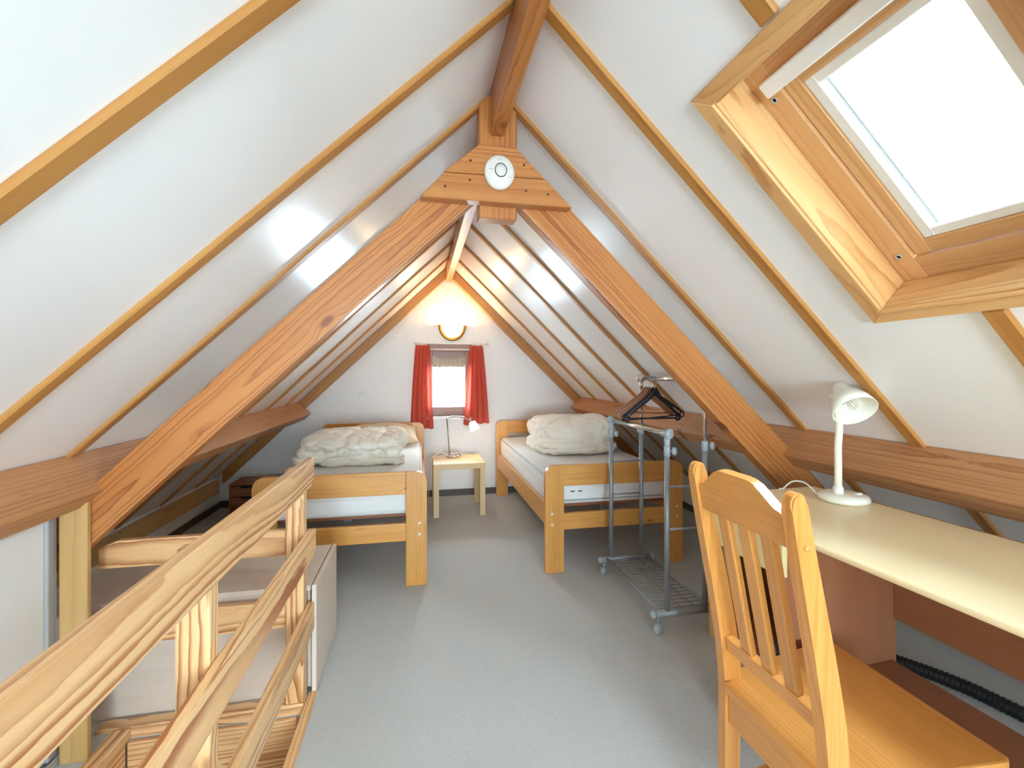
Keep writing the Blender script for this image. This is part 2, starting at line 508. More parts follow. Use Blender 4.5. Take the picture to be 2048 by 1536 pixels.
def grid_solid(name, mat, us, vs, holes, P, N, t, kind='structure', smooth=False):
    """quads over us x vs without the holes, pushed by t along N"""
    bm = bmesh.new()
    vt = {}
    def V(i, j, k):
        if (i, j, k) not in vt:
            vt[(i, j, k)] = bm.verts.new(P(us[i], vs[j]) + (N(us[i]) * t if k else Vector()))
        return vt[(i, j, k)]
    cells = [(i, j) for i in range(len(us)-1) for j in range(len(vs)-1) if (i, j) not in holes]
    cs = set(cells)
    for i, j in cells:
        bm.faces.new((V(i, j, 0), V(i+1, j, 0), V(i+1, j+1, 0), V(i, j+1, 0)))
        bm.faces.new((V(i, j, 1), V(i, j+1, 1), V(i+1, j+1, 1), V(i+1, j, 1)))
        for (di, dj, a, b) in ((-1, 0, (i, j), (i, j+1)), (1, 0, (i+1, j), (i+1, j+1)), (0, -1, (i, j), (i+1, j)), (0, 1, (i, j+1), (i+1, j+1))):
            if (i+di, j+dj) not in cs:
                bm.faces.new((V(*a, 0), V(*b, 0), V(*b, 1), V(*a, 1)))
    o = link(name, bm, mat)
    if kind: o['kind'] = kind
    return o

# skylight opening in slope coordinates
SK0, SK1, SKY0, SKY1 = 0.62, 1.405, 0.485, 1.075
HOLE = (-1.045, -0.425, -0.75, 1.895)       # stair opening

floor = grid_solid('floor', M_CARPET, [XL-0.1, HOLE[0], HOLE[1], XR+0.1], [YB-0.1, HOLE[2], HOLE[3], YF+0.1], {(1, 1)},
                   lambda u, v: Vector((u, v, 0)), lambda u: Vector((0, 0, -1)), 0.22)

sR = (XR-AX)*SL
LK0, LK1, LKY0, LKY1 = 0.60, 1.40, -1.75, -1.05      # added roof window behind the camera, left slope, to brighten the right slope
us = [-(AX-XL)*SL-0.1, -LK1, -LK0, 0.0, SK0, SK1, sR+0.1]
def PC(u, v):
    return PR(u, v) if u >= 0 else PL(-u, v)
def NC(u):
    return Vector((0, 0, 1.35)) if abs(u) < 1e-6 else (NO_R if u > 0 else NO_L)
ceiling = grid_solid('ceiling', M_CEIL, us, [YB-0.1, LKY0, LKY1, SKY0, SKY1, YF+0.1], {(4, 3), (1, 1)}, PC, NC, 0.12)

# gable wall with the small window
WX0, WX1, WZ0, WZ1 = 0.085, 0.535, 0.853, 1.615
def gable(name, y, t, win):
    wx0, wx1, wz0, wz1 = win
    bm = bmesh.new()
    x0, x1 = XL-0.12, XR+0.12
    def poly(pts):
        lo = [bm.verts.new((p[0], y, p[1])) for p in pts]; hi = [bm.verts.new((p[0], y+t, p[1])) for p in pts]
        bm.faces.new(lo); bm.faces.new(hi[::-1])
        n = len(pts)
        for i in range(n): bm.faces.new((lo[i], hi[i], hi[(i+1) % n], lo[(i+1) % n]))
    e = 0.02
    poly([(x0, -.2), (wx0, -.2), (wx0, roof(wx0)+e), (x0, roof(x0)+e)])
    poly([(wx1, -.2), (x1, -.2), (x1, roof(x1)+e), (wx1, roof(wx1)+e)])
    poly([(wx0, -.2), (wx1, -.2), (wx1, wz0), (wx0, wz0)])
    poly([(wx0, wz1), (wx1, wz1), (wx1, roof(wx1)+e), (AX, AZ+e), (wx0, roof(wx0)+e)])
    bmesh.ops.remove_doubles(bm, verts=bm.verts[:], dist=1e-4)
    return tag(link(name, bm, M_STUCCO), kind='structure')
gable('wall_back', YF, 0.22, (WX0, WX1, WZ0, WZ1))
FX0, FX1, FZ0, FZ1 = -0.55, 1.15, 0.45, 1.52       # opening for an added window behind the camera, lets in fill light
gable('wall_front', YB-0.15, 0.15, (FX0, FX1, FZ0, FZ1))
wl_ = box('wall_left', M_WHITE, None, (XL-0.12, XL), (YB, YF), (-0.2, 0.335), 'Y', 0); wl_['kind'] = 'structure'
wp_ = box('added_shade_wall', M_WHITE, None, (1.68, XR), (-0.62, -0.54), (0.0, 0.31), 'X', 0); wp_['kind'] = 'structure'  # added out of view to keep light off the floor behind the desk
wp2 = prism('added_shade_wall', M_WHITE, None, [(1.68, -0.62, 0.311), (XR, -0.62, 0.311), (1.68, -0.62, roof(1.68)-0.002)], (0, 0.08, 0), (1, 0, 0), 0); wp2['kind'] = 'structure'  # upper wedge of the added light-blocking panel, up to the roof
wr_ = box('wall_right', M_WHITE, None, (XR, XR+0.12), (YB, YF), (-0.2, 0.33), 'Y', 0); wr_['kind'] = 'structure'

for n, a in (('baseboard_back', ((XL, XR), (YF-0.014, YF), (0, 0.066), 'X')),
             ('baseboard_left', ((XL, XL+0.014), (1.95, YF-0.014), (0, 0.06), 'Y')),
             ('baseboard_right', ((XR-0.014, XR), (YB, YF-0.014), (0, 0.06), 'Y'))):
    tag(box(n, M_SKIRT, None, *a, b=0.002), kind='structure')

# stairwell walls below the floor
for n, a in (('stairwell_wall', ((HOLE[0]-0.1, HOLE[0]-0.012), (HOLE[2]-0.1, HOLE[3]+0.1), (-1.6, -0.225), 'Y')),
             ('stairwell_wall', ((HOLE[1]+0.012, HOLE[1]+0.1), (HOLE[2]-0.1, HOLE[3]+0.1), (-1.6, -0.225), 'Y')),
             ('stairwell_wall', ((HOLE[0]-0.012, HOLE[1]+0.012), (HOLE[3]+0.0, HOLE[3]+0.1), (-1.6, -0.225), 'X')),
             ('stairwell_wall', ((HOLE[0]-0.012, HOLE[1]+0.012), (HOLE[2]-0.1, HOLE[2]), (-1.6, -0.225), 'X')),
             ('stairwell_floor', ((HOLE[0]-0.1, HOLE[1]+0.1), (HOLE[2]-0.1, HOLE[3]+0.1), (-1.7, -1.6), 'X'))):
    tag(box(n, M_WHITE, None, *a, b=0), kind='structure')
for k in range(7):      # steps going down under the camera side
    zt = -0.2*(k+1); y1 = HOLE[3]-0.35-0.2*k
    tag(box('stair_step', M_RAIL, None, (HOLE[0]+0.002, HOLE[1]-0.002), (y1-0.24, y1), (zt-0.035, zt), 'X'), kind='structure')

# ceiling battens, children of the ceiling
BW, BP = 0.046, 0.014
def batten(side, y, s0, s1, y_off=0.0):
    P, es, no = (PR, ES_R, NO_R) if side > 0 else (PL, ES_L, NO_L)
    c = P((s0+s1)/2, y, -BP/2+0.001)
    o = slab('batten', M_BATTEN, None, c, (s1-s0, BW, BP+0.002), es, no, 0.003)
    M = WM[o.name]
    o.parent = ceiling; o.matrix_parent_inverse = Matrix.Identity(4); o.matrix_basis = M
sPL = (AX+1.181)*SL; sPR = (1.76-AX)*SL
for side in (-1, 1):
    smax = (AX-XL)*SL-0.02 if side < 0 else sR-0.02
    for y in (-2.6, -2.1, -1.63, -1.14, -0.65, -0.16, 0.33, 0.822, 1.30 if side > 0 else 1.34, 1.80 if side > 0 else 1.825, 2.31, 2.81, 3.32, 3.83, 4.36):
        if side > 0 and SKY0-0.1 < y < SKY1+0.05:
            batten(side, y, 0.055, 0.587); batten(side, y, 1.437, smax)
        elif side < 0 and LKY0-0.06 < y < LKY1+0.06:
            batten(side, y, 0.055, LK0-0.035); batten(side, y, LK1+0.035, sPL+0.1)
        elif side < 0 and y < 1.9:
            batten(side, y, 0.055, sPL+0.1)
        else:
            batten(side, y, 0.055, smax)

# the window openings are marked as sky portals (they give off no light themselves)
def portal(M, sx, sy):
    l = bpy.data.lights.new('sky_portal', 'AREA'); l.shape = 'RECTANGLE'; l.size = sx; l.size_y = sy
    l.cycles.is_portal = True
    o = bpy.data.objects.new('sky_portal', l); C.objects.link(o); o.matrix_basis = M
def portal_at(c, nin, xdir, sx, sy):
    z = -Vector(nin).normalized(); x = Vector(xdir).normalized(); y = z.cross(x)
    portal(mat4(x, y, z, Vector(c)), sx, sy)
portal_at(PR((SK0+SK1)/2, (SKY0+SKY1)/2, 0.2), -NO_R, ES_R, SK1-SK0+0.1, SKY1-SKY0+0.1)
portal_at(PL((LK0+LK1)/2, (LKY0+LKY1)/2, 0.2), -NO_L, ES_L, LK1-LK0+0.1, LKY1-LKY0+0.1)
portal_at((AX, YF+0.21, (WZ0+WZ1)/2), (0, -1, 0), (1, 0, 0), WX1-WX0+0.05, WZ1-WZ0+0.05)
portal_at(((FX0+FX1)/2, YB-0.14, (FZ0+FZ1)/2), (0, 1, 0), (1, 0, 0), FX1-FX0, FZ1-FZ0)

# ------------------------------------------------------------------ timbers
def purlin(side, y0, y1, label):
    # rotated with the slope: broad upper face square to the roof, narrow inner face
    P, es, no = (PR, ES_R, NO_R) if side > 0 else (PL, ES_L, NO_L)
    s = (1.757-AX)*SL if side > 0 else (AX+1.176)*SL
    d = 0.164; w = 0.085
    c = P(s+w/2, (y0+y1)/2, -d/2-0.001)
    o = slab('purlin', M_PURLIN, None, c, (y1-y0, d, w), (0, 1, 0), es, 0.005, 2)
    return tag(o, label, 'beam')
purlin(-1, YB, YF-0.083, 'long reddish fir purlin along the left roof slope, running behind the left truss leg')
purlin(1, YB, YF-0.083, 'long reddish fir purlin along the right roof slope above the desk and clothes rail')

# roof truss
truss = thing('roof_truss', 'heavy knotty fir roof truss with the round smoke detector at its peak', 'truss', (AX, 1.83, 0))
def leg(sgn):
    x0 = AX + sgn*0.03; x1 = AX + sgn*1.98
    zt, zb = 0.168, 0.385
    pts = [(x0, 1.80, roof(x0)-zt-0.0), (x1, 1.80, roof(x1)-zt), (x1, 1.80, max(0.0, roof(x1)-zb)), (x0, 1.80, roof(x0)-zb)]
    if sgn < 0:
        x1 = AX - 1.93
        pts = [(x0, 1.80, roof(x0)-zt-0.012), (x1, 1.80, roof(x1)-zt-0.012), (x1, 1.80, roof(x1)-zb+0.008), (x0, 1.80, roof(x0)-zb+0.005)]
    prism('rafter', M_TRUSS, truss, pts, (0, 0.065, 0), (sgn, 0, -K), 0.005, 2)
leg(-1); leg(1)
prism('king_post', M_TRUSS, truss, [(0.231, 1.798, 1.925), (0.386, 1.798, 1.925), (0.386, 1.798, 2.374), (AX, 1.798, 2.446), (0.231, 1.798, 2.384)], (0, 0.07, 0), (0, 0, 1), 0.004)
g1 = prism('gusset_plank', M_TRUSS, truss, [(0.0, 1.745, 1.972), (0.604, 1.745, 1.972), (0.492, 1.745, 2.078), (0.090, 1.745, 2.072)], (0, 0.052, 0), (1, 0, 0), 0.003)
g2 = prism('gusset_plank', M_TRUSS, truss, [(0.088, 1.746, 2.075), (0.488, 1.746, 2.081), (0.372, 1.746, 2.193), (0.226, 1.746, 2.193)], (0, 0.051, 0), (1, 0, 0), 0.003)
bm = bmesh.new()
for x, z in ((0.191, 2.125), (0.403, 2.126), (0.189, 2.049), (0.094, 2.018), (0.411, 2.025), (0.501, 2.018)):
    lathe_bm([(0.0, 0.0), (0.0042, 0.0), (0.0042, 0.004), (0, 0.004)], 8, bm, Matrix.Translation((x, 1.7455, z)) @ Matrix.Rotation(PI/2, 4, 'X'), False)
tag(link('nail_heads', bm, M_SCREW, None, truss), kind='stuff')

# ridge beams, on both sides of the truss
def ridge(name, x0, x1, y0, y1, z0, label):
    pts = [(x0, y0, z0), (x1, y0, z0), (x1, y0, roof(x1)+0.004), (AX, y0, AZ+0.002), (x0, y0, roof(x0)+0.004)]
    return tag(prism(name, M_TRUSS, None, pts, (0, y1-y0, 0), (0, 1, 0), 0.004), label, 'beam')
ridge('ridge_beam', 0.277, 0.330, YB, 1.796, 2.257, 'thick ridge beam overhead in front of the truss, nearest the camera')
ridge('ridge_beam', 0.268, 0.332, 1.87, YF, 2.285, 'ridge beam behind the truss, glowing yellow above the wall light')

# rafters lying against the gable wall
for sgn, nm in ((-1, 'left'), (1, 'right')):
    x0 = AX + sgn*0.036; x1 = AX + sgn*2.16
    pts = [(x0, 4.80, roof(x0)-0.003), (x1, 4.80, roof(x1)-0.003), (x1, 4.80, roof(x1)-0.118), (x0, 4.80, roof(x0)-0.118)]
    tag(prism('gable_rafter', M_BATTEN, None, pts, (0, 0.078, 0), (sgn, 0, -K), 0.003),
        'flat pine rafter against the gable wall sloping down to the %s from the ridge' % nm, 'rafter')
# wall plate on the left low wall
tag(box('wall_plate', M_POST, None, (XL-0.0, XL+0.035), (1.9, 4.79), (0.165, 0.292), 'Y', 0.003),
    'pale pine wall plate along the low wall at the bottom of the left slope', 'beam')

# ------------------------------------------------------------------ skylight
win1 = thing('window_1', None, None, PR((SK0+SK1)/2, (SKY0+SKY1)/2)); win1['kind'] = 'structure'
def sl_board(name, mat, s, y, o, g, parent=win1, b=0.002):
    c = PR((s[0]+s[1])/2, (y[0]+y[1])/2, (o[0]+o[1])/2)
    ds, dy, do = abs(s[1]-s[0]), abs(y[1]-y[0]), abs(o[1]-o[0])
    if g == 's':
        return slab(name, mat, parent, c, (ds, dy, do), ES_R, NO_R, b) if dy >= do else slab(name, mat, parent, c, (ds, do, dy), ES_R, (0, 1, 0), b)
    return slab(name, mat, parent, c, (dy, ds, do), (0, 1, 0), NO_R, b) if ds >= do else slab(name, mat, parent, c, (dy, do, ds), (0, 1, 0), ES_R, b)
def mitre(name, mat, a, bq, parent, o0, o1, grain):
    """casing board with mitred ends: a = outer edge (2 pts s,y), b = inner edge"""
    pts = [PR(*a[0], o0), PR(*a[1], o0), PR(*bq[1], o0), PR(*bq[0], o0)]
    return prism(name, mat, parent, pts, NO_R*(o1-o0), grain, 0.002)
so, s1o, yo0, yo1 = 0.591, 1.433, 0.455, 1.103         # casing outside
si, s1i, yi0, yi1 = 0.637, 1.388, 0.503, 1.056        # casing inside
mitre('casing_board', M_SKY, [(so, yo1), (s1o, yo1)], [(si, yi1), (s1i, yi1)], win1, -0.016, 0.0, ES_R)
mitre('casing_board', M_SKY, [(so, yo0), (s1o, yo0)], [(si, yi0), (s1i, yi0)], win1, -0.016, 0.0, ES_R)
mitre('casing_board', M_SKY, [(s1o, yo0), (s1o, yo1)], [(s1i, yi0), (s1i, yi1)], win1, -0.016, 0.0, (0, 1, 0))
mitre('casing_board', M_SKY, [(so, yo0), (so, yo1)], [(si, yi0), (si, yi1)], win1, -0.016, 0.0, (0, 1, 0))
# reveal lining
LD = 0.10
sl_board('lining_board', M_SKY, (si-0.012, s1i+0.012), (yi1-0.006, yi1+0.012), (-0.008, LD), 's')
sl_board('lining_board', M_SKY, (si-0.012, s1i+0.012), (yi0-0.012, yi0+0.006), (-0.008, LD), 's')
sl_board('lining_board', M_SKY, (s1i-0.006, s1i+0.012), (yi0+0.006, yi1-0.006), (-0.008, LD), 'y')
sl_board('lining_board', M_SKY, (si-0.012, si+0.006), (yi0+0.006, yi1-0.006), (-0.008, LD), 'y')
# fixed frame, with a step
f0, f1, fy0, fy1 = 0.655, 1.366, 0.517, 1.040
FW = 0.052
sl_board('frame', M_SASH, (f0-0.03, f1+0.03), (fy1-FW, fy1+0.03), (LD, LD+0.06), 's')
sl_board('frame', M_SASH, (f0-0.03, f1+0.03), (fy0-0.03, fy0+FW), (LD, LD+0.06), 's')
sl_board('frame', M_SASH, (f1-FW, f1+0.03), (fy0+FW, fy1-FW), (LD, LD+0.06), 'y')
sl_board('frame', M_SASH, (f0-0.03, f0+FW), (fy0+FW, fy1-FW), (LD, LD+0.06), 'y')
# screw caps on the far frame member
for s in (0.742, 1.298):
    P0 = PR(s, fy1-FW/2+0.004, LD)
    cp = lathe('screw_cap', M_LIGHTGREY, win1, [(0.0085, 0), (0.0085, 0.003), (0.0058, 0.003), (0.0058, 0.0005), (0, 0.0005)], P0, -NO_R, 18)
    lathe('screw_hole', M_HOLE, cp, [(0.0056, 0.0008), (0, 0.0008)], P0, -NO_R, 14, cap=False)
# sash set a little further out
g0, g1_, gy0, gy1 = f0+FW+0.004, f1-FW-0.004, fy0+FW+0.004, fy1-FW-0.004
SW = 0.040
sash = thing('sash', None, None, PR((g0+g1_)/2, (gy0+gy1)/2, LD))
WMs = WM[sash.name]; sash.parent = win1; sash.matrix_parent_inverse = Matrix.Identity(4); sash.matrix_basis = WM[win1.name].inverted() @ WMs
oS = (LD+0.006, LD+0.055)
sl_board('sash_rail', M_SASH, (g0, g1_), (gy1-SW, gy1), oS, 's', sash)
sl_board('sash_rail', M_SASH, (g0, g1_), (gy0, gy0+SW), oS, 's', sash)
sl_board('sash_rail', M_SASH, (g1_-SW, g1_), (gy0+SW, gy1-SW), oS, 'y', sash)
sl_board('sash_rail', M_SASH, (g0, g0+SW), (gy0+SW, gy1-SW), oS, 'y', sash)
# pale glazing beads
BB = 0.026
h0, h1, hy0, hy1 = g0+SW, g1_-SW, gy0+SW, gy1-SW
oB = (LD+0.012, LD+0.075)
sl_board('glazing_bead', M_BLIND, (h0, h1), (hy1-BB, hy1), oB, 's', sash)
sl_board('glazing_bead', M_BLIND, (h0, h1), (hy0, hy0+BB), oB, 's', sash)
sl_board('glazing_bead', M_BLIND, (h1-BB, h1), (hy0+BB, hy1-BB), oB, 'y', sash)
sl_board('glazing_bead', M_BLIND, (h0, h0+BB), (hy0+BB, hy1-BB), oB, 'y', sash)
# blind guide rail beside the far bead
sl_board('blind_guide', M_ALU, (h0+BB, h1-BB), (hy1-BB-0.012, hy1-BB-0.006), (LD+0.03, LD+0.07), 's', sash, 0.001)
sl_board('pane', M_GLASS, (h0+0.004, h1-0.004), (hy0+0.004, hy1-0.004), (LD+0.062, LD+0.068), 's', sash, 0)
# ventilation bar across the top of the sash
sl_board('ventilation_bar', M_BLIND, (f0+0.030, f0+0.072), (fy0+0.02, fy1-FW+0.022), (LD-0.028, LD-0.004), 'y', win1, 0.004)

# added roof window, unseen behind the camera, daylight for the right slope
added_win4 = thing('added_window_4', None, None, PL((LK0+LK1)/2, (LKY0+LKY1)/2)); added_win4['kind'] = 'structure'
def ll_board(name, mat, s, y, o, g):
    c = PL((s[0]+s[1])/2, (y[0]+y[1])/2, (o[0]+o[1])/2)
    ds, dy, do = s[1]-s[0], y[1]-y[0], o[1]-o[0]
    if g == 's': slab(name, mat, added_win4, c, (ds, dy, do), ES_L, NO_L, 0.002)
    else: slab(name, mat, added_win4, c, (dy, ds, do), (0, 1, 0), NO_L, 0.002)
for (sa, sb, ya_, yb_, gg) in ((LK0-0.03, LK1+0.03, LKY0-0.03, LKY0+0.02, 's'), (LK0-0.03, LK1+0.03, LKY1-0.02, LKY1+0.03, 's'),
                               (LK0-0.03, LK0+0.02, LKY0+0.021, LKY1-0.021, 'y'), (LK1-0.02, LK1+0.03, LKY0+0.021, LKY1-0.021, 'y')):
    ll_board('casing_board', M_SKY, (sa, sb), (ya_, yb_), (-0.016, 0.0), gg)
    ll_board('frame', M_SASH, (sa, sb), (ya_, yb_), (0.121, 0.16), gg)
ll_board('pane', M_GLASS, (LK0+0.02, LK1-0.02), (LKY0+0.021, LKY1-0.021), (0.138, 0.144), 's')

# ------------------------------------------------------------------ gable window
win2 = thing('window_2', None, None, (AX, YF, WZ0)); win2['kind'] = 'structure'
fy = (YF+0.035, YF+0.085)
box('frame', M_GWIN, win2, (WX0, 0.130), fy, (WZ0, WZ1), 'Z')
box('frame', M_GWIN, win2, (0.478, WX1), fy, (WZ0, WZ1), 'Z')
box('frame', M_GWIN, win2, (0.130, 0.478), fy, (WZ0, 0.945), 'X')
box('frame', M_GWIN, win2, (0.130, 0.478), fy, (1.372, WZ1), 'X')
box('lintel_board', M_GWIN, win2, (WX0-0.01, WX1+0.01), (YF-0.012, YF+0.036), (1.540, 1.625), 'X')
box('pane', M_GLASS, win2, (0.13, 0.478), (YF+0.058, YF+0.064), (0.945, 1.372), 'X', 0)
box('sill', M_SILL, win2, (WX0-0.03, WX1+0.03), (YF-0.035, YF+0.10), (0.815, 0.853), 'X', 0.004)

# added window, unseen behind the camera, frontal fill light for the room
added_win3 = thing('added_window_3', None, None, (AX, YB-0.1, FZ0)); added_win3['kind'] = 'structure'
fy = (YB-0.11, YB-0.05)
box('frame', M_GWIN, added_win3, (FX0, FX0+0.05), fy, (FZ0, FZ1), 'Z')
box('frame', M_GWIN, added_win3, (FX1-0.05, FX1), fy, (FZ0, FZ1), 'Z')
box('frame', M_GWIN, added_win3, (FX0+0.05, FX1-0.05), fy, (FZ0, FZ0+0.05), 'X')
box('frame', M_GWIN, added_win3, (FX0+0.05, FX1-0.05), fy, (FZ1-0.05, FZ1), 'X')
box('frame', M_GWIN, added_win3, (AX-0.03, AX+0.03), fy, (FZ0+0.05, FZ1-0.05), 'Z')
box('pane', M_GLASS, added_win3, (FX0+0.05, AX-0.03), (YB-0.083, YB-0.077), (FZ0+0.05, FZ1-0.05), 'X', 0)
box('pane', M_GLASS, added_win3, (AX+0.03, FX1-0.05), (YB-0.083, YB-0.077), (FZ0+0.05, FZ1-0.05), 'X', 0)

# ------------------------------------------------------------------ closet under the left slope
tag(prism('trim_1', M_POST, None, [(-1.178, 1.775, -0.05), (-1.097, 1.775, -0.05), (-1.097, 1.775, 0.868), (-1.178, 1.775, 0.905)], (0, 0.022, 0), (0, 0, 1), 0.003), kind='structure')
door = thing('door_1', None, None, (-1.20, 0.9, 0)); door['kind'] = 'structure'
box('door_panel', M_WHITE, door, (-1.213, -1.200), (0.30, 1.748), (0.030, 0.905), 'Y', 0.002)
box('door_stile', M_ALU, door, (-1.220, -1.190), (1.748, 1.788), (0.028, 0.905), 'Z', 0.003)
box('door_panel', M_WHITE, door, (-1.242, -1.228), (-3.2, 0.36), (0.030, 0.92), 'Y', 0.002)
box('bottom_track', M_ALU, door, (-1.255, -1.180), (-3.2, 1.795), (0.0, 0.014), 'Y', 0.003)
box('track_lip', M_ALU, door, (-1.190, -1.182), (-3.2, 1.795), (0.014, 0.026), 'Y', 0.002)
tag(box('wall_closet', M_WHITE, None, (-1.9, -1.25), (1.872, 1.895), (0, 0.44), 'X', 0), kind='structure')

# ------------------------------------------------------------------ stair opening trim and balustrade
def strip(n, x, y, z, g): return tag(box(n, M_RAIL, None, x, y, z, g, 0.004), kind='structure')
strip('trim_2', (HOLE[1]-0.018, HOLE[1]+0.016), (HOLE[2], 1.97), (-0.03, 0.010), 'Y')
strip('trim_3', (-1.15, HOLE[1]-0.02), (1.893, 1.950), (-0.03, 0.012), 'X')
strip('trim_4', (HOLE[0]-0.048, HOLE[0]+0.012), (HOLE[2], 1.892), (-0.03, 0.012), 'Y')
strip('trim_5', (HOLE[0]+0.01, HOLE[1]-0.04), (1.872, 1.8928), (-0.225, -0.0303), 'X')
strip('trim_6', (HOLE[0]-0.011, HOLE[0]+0.008), (HOLE[2]+.02, 1.873), (-0.225, -0.032), 'Y')

bal = thing('stair_balustrade', 'pale pine stair balustrade of three horizontal boards and boarded posts round the stairwell', 'balustrade', (-0.47, 1.0, 0))
box('newel_post', M_RAIL, bal, (-0.513, -0.446), (1.898, 1.950), (0.0125, 0.928), 'Z', 0.006, 2)
box('baluster', M_RAIL, bal, (-0.515, -0.446), (1.092, 1.136), (-0.2, 0.922), 'Z', 0.006, 2)
box('baluster', M_RAIL, bal, (-0.515, -0.446), (0.10, 0.144), (-0.2, 0.922), 'Z', 0.006, 2)
for z0, z1, ye in ((0.858, 0.966, 1.955), (0.565, 0.669, 1.985), (0.272, 0.377, 1.99)):
    X = -0.446
    pts = [(X, -0.5, z0), (X, ye-0.045, z0), (X, ye, z0+0.028), (X, ye, z1-0.004), (X, ye-0.01, z1), (X, -0.5, z1)]
    prism('rail', M_RAIL, bal, pts, (0.027, 0, 0), (0, 1, 0), 0.004, 2)
X = -0.446
prism('kick_board', M_RAIL, bal, [(X, -0.5, -0.10), (X, 1.89, -0.10), (X, 1.89, -0.015), (X, 1.87, 0.0), (X, -0.5, 0.0)], (0.016, 0, 0), (0, 1, 0), 0.004, 2)
# boards across the back, behind the newel post
prism('rail', M_RAIL, bal, [(-1.145  , 1.908, 0.590), (-0.515  , 1.908, 0.590), (-0.515  , 1.908, 0.690), (-1.085  , 1.908, 0.690), (-1.145  , 1.908, 0.665)], (0, 0.028, 0), (1, 0, 0), 0.004, 2)
prism('rail', M_RAIL, bal, [(-1.145  , 1.908, 0.308), (-0.515  , 1.908, 0.308), (-0.515  , 1.908, 0.412), (-1.145  , 1.908, 0.412)], (0, 0.028, 0), (1, 0, 0), 0.004, 2)

# ------------------------------------------------------------------ low cabinet behind the stair opening
cab = thing('storage_cabinet', 'low pale oak cabinet with one end door, standing behind the stair balustrade', 'cabinet', (-0.9, 2.18, 0))
box('cabinet_top', M_OAKCAB, cab, (-1.395, -0.436), (1.962, 2.415), (0.420, 0.442), 'X', 0.002)
box('front_panel', M_OAKCAB, cab, (-1.39, -0.452), (1.968, 1.98), (0.0, 0.419), 'X', 0.001)
box('back_panel', M_OAKCAB, cab, (-1.39, -0.452), (2.394, 2.412), (0.0, 0.419), 'X', 0.001)
box('side_panel', M_OAKCAB, cab, (-1.395, -1.377), (1.981, 2.393), (0.0, 0.419), 'Y', 0.001)
box('inner_panel', M_OAKCAB, cab, (-0.452, -0.437), (1.981, 2.393), (0.02, 0.419), 'Y', 0.001)
dr = box('door', M_OAKCAB, cab, (-0.431, -0.413), (1.960, 2.414), (0.012, 0.444), 'Z', 0.002)
box('finger_notch', M_SLOT, dr, (-0.4355, -0.4315), (1.961, 1.988), (0.375, 0.42), 'Z', 0.0)

# ------------------------------------------------------------------ beds
def rounded_post(x0, x1, outer_left, h, r=0.06):
    pts = [(x0, 0, 0), (x1, 0, 0)]
    if outer_left:
        pts += [(x1, 0, h)]
        for k in range(7):
            a = PI/2 + (PI/2)*k/6
            pts.append((x0+r+r*math.cos(a), 0, h-r+r*math.sin(a)))
    else:
        for k in range(7):
            a = (PI/2)*k/6
            pts.append((x1-r+r*math.cos(a), 0, h-r+r*math.sin(a)))
        pts += [(x0, 0, h)]
    return pts

def rounded_slab_bm(sx, sy, sz, r, seg=4, cuts=0):
    bm = bmesh.new()
    bmesh.ops.create_cube(bm, size=1.0)
    for v in bm.verts: v.co = Vector((v.co.x*sx, v.co.y*sy, v.co.z*sz))
    bmesh.ops.bevel(bm, geom=bm.edges[:], offset=r, segments=seg, affect='EDGES', profile=0.5)
    return bm

def make_bed(label, x, y, W=0.988, L=1.965):
    b = thing('single_bed', label, 'bed', (x, y, 0))
    XF.append(Matrix.Translation((x, y, 0)))
    pw, th = 0.127, 0.042
    for yy, h, rail, nm in ((0.0, 0.700, (0.562, 0.6995), 'foot_post'), (L-th, 0.802, (0.665, 0.8015), 'head_post')):
        for left in (True, False):
            x0, x1 = (0, pw) if left else (W-pw, W)
            p = prism(nm, M_BED, b, [(q[0], yy, q[2]) for q in rounded_post(x0, x1, left, h)], (0, th, 0), (0, 0, 1), 0.005, 2)
            if nm == 'foot_post':
                for z in (0.385, 0.315):
                    xx = 0.045 if left else W-0.045
                    lathe('bolt_cap', M_BOLT, p, [(0.0, 0), (0.0095, 0), (0.0085, 0.003), (0.0, 0.0035)], (xx, yy+0.0005, z), (0, -1, 0), 14, cap=False)
        pn = 'footboard' if nm == 'foot_post' else 'headboard'
        box(pn, M_BED, b, (pw, W-pw), (yy+0.006, yy+th-0.006), rail, 'X', 0.004, 2)
        box('cross_rail', M_BED, b, (pw, W-pw), (yy+0.006, yy+th-0.006), (0.276, 0.384), 'X', 0.004, 2)
    for xx in (0.004, W-0.030):
        box('side_rail', M_BED, b, (xx, xx+0.026), (th, L-th), (0.310, 0.452), 'Y', 0.004, 2)
    for xx in (0.030, W-0.065):
        box('slat_support', M_DARKWOOD, b, (xx, xx+0.035), (th+0.002, L-th-0.002), (0.375, 0.400), 'Y', 0.002)
    for k in range(13):
        ys = 0.10 + k*(L-0.24)/12
        box('slat', M_DARKWOOD, b, (0.032, W-0.032), (ys, ys+0.065), (0.4005, 0.418), 'X', 0.002)
    box('centre_bracket', M_GREYMET, b, (W/2-0.028, W/2+0.028), (0.19, 0.225), (0.30, 0.400), 'Z', 0.004)
    XF.pop()
    return b
bedL = make_bed('pine single bed left of the bedside table, folded duvet and pillow on it', -0.946, 2.84)
bedR = make_bed('pine single bed right of the bedside table, behind the clothes rail', 0.800, 2.84)

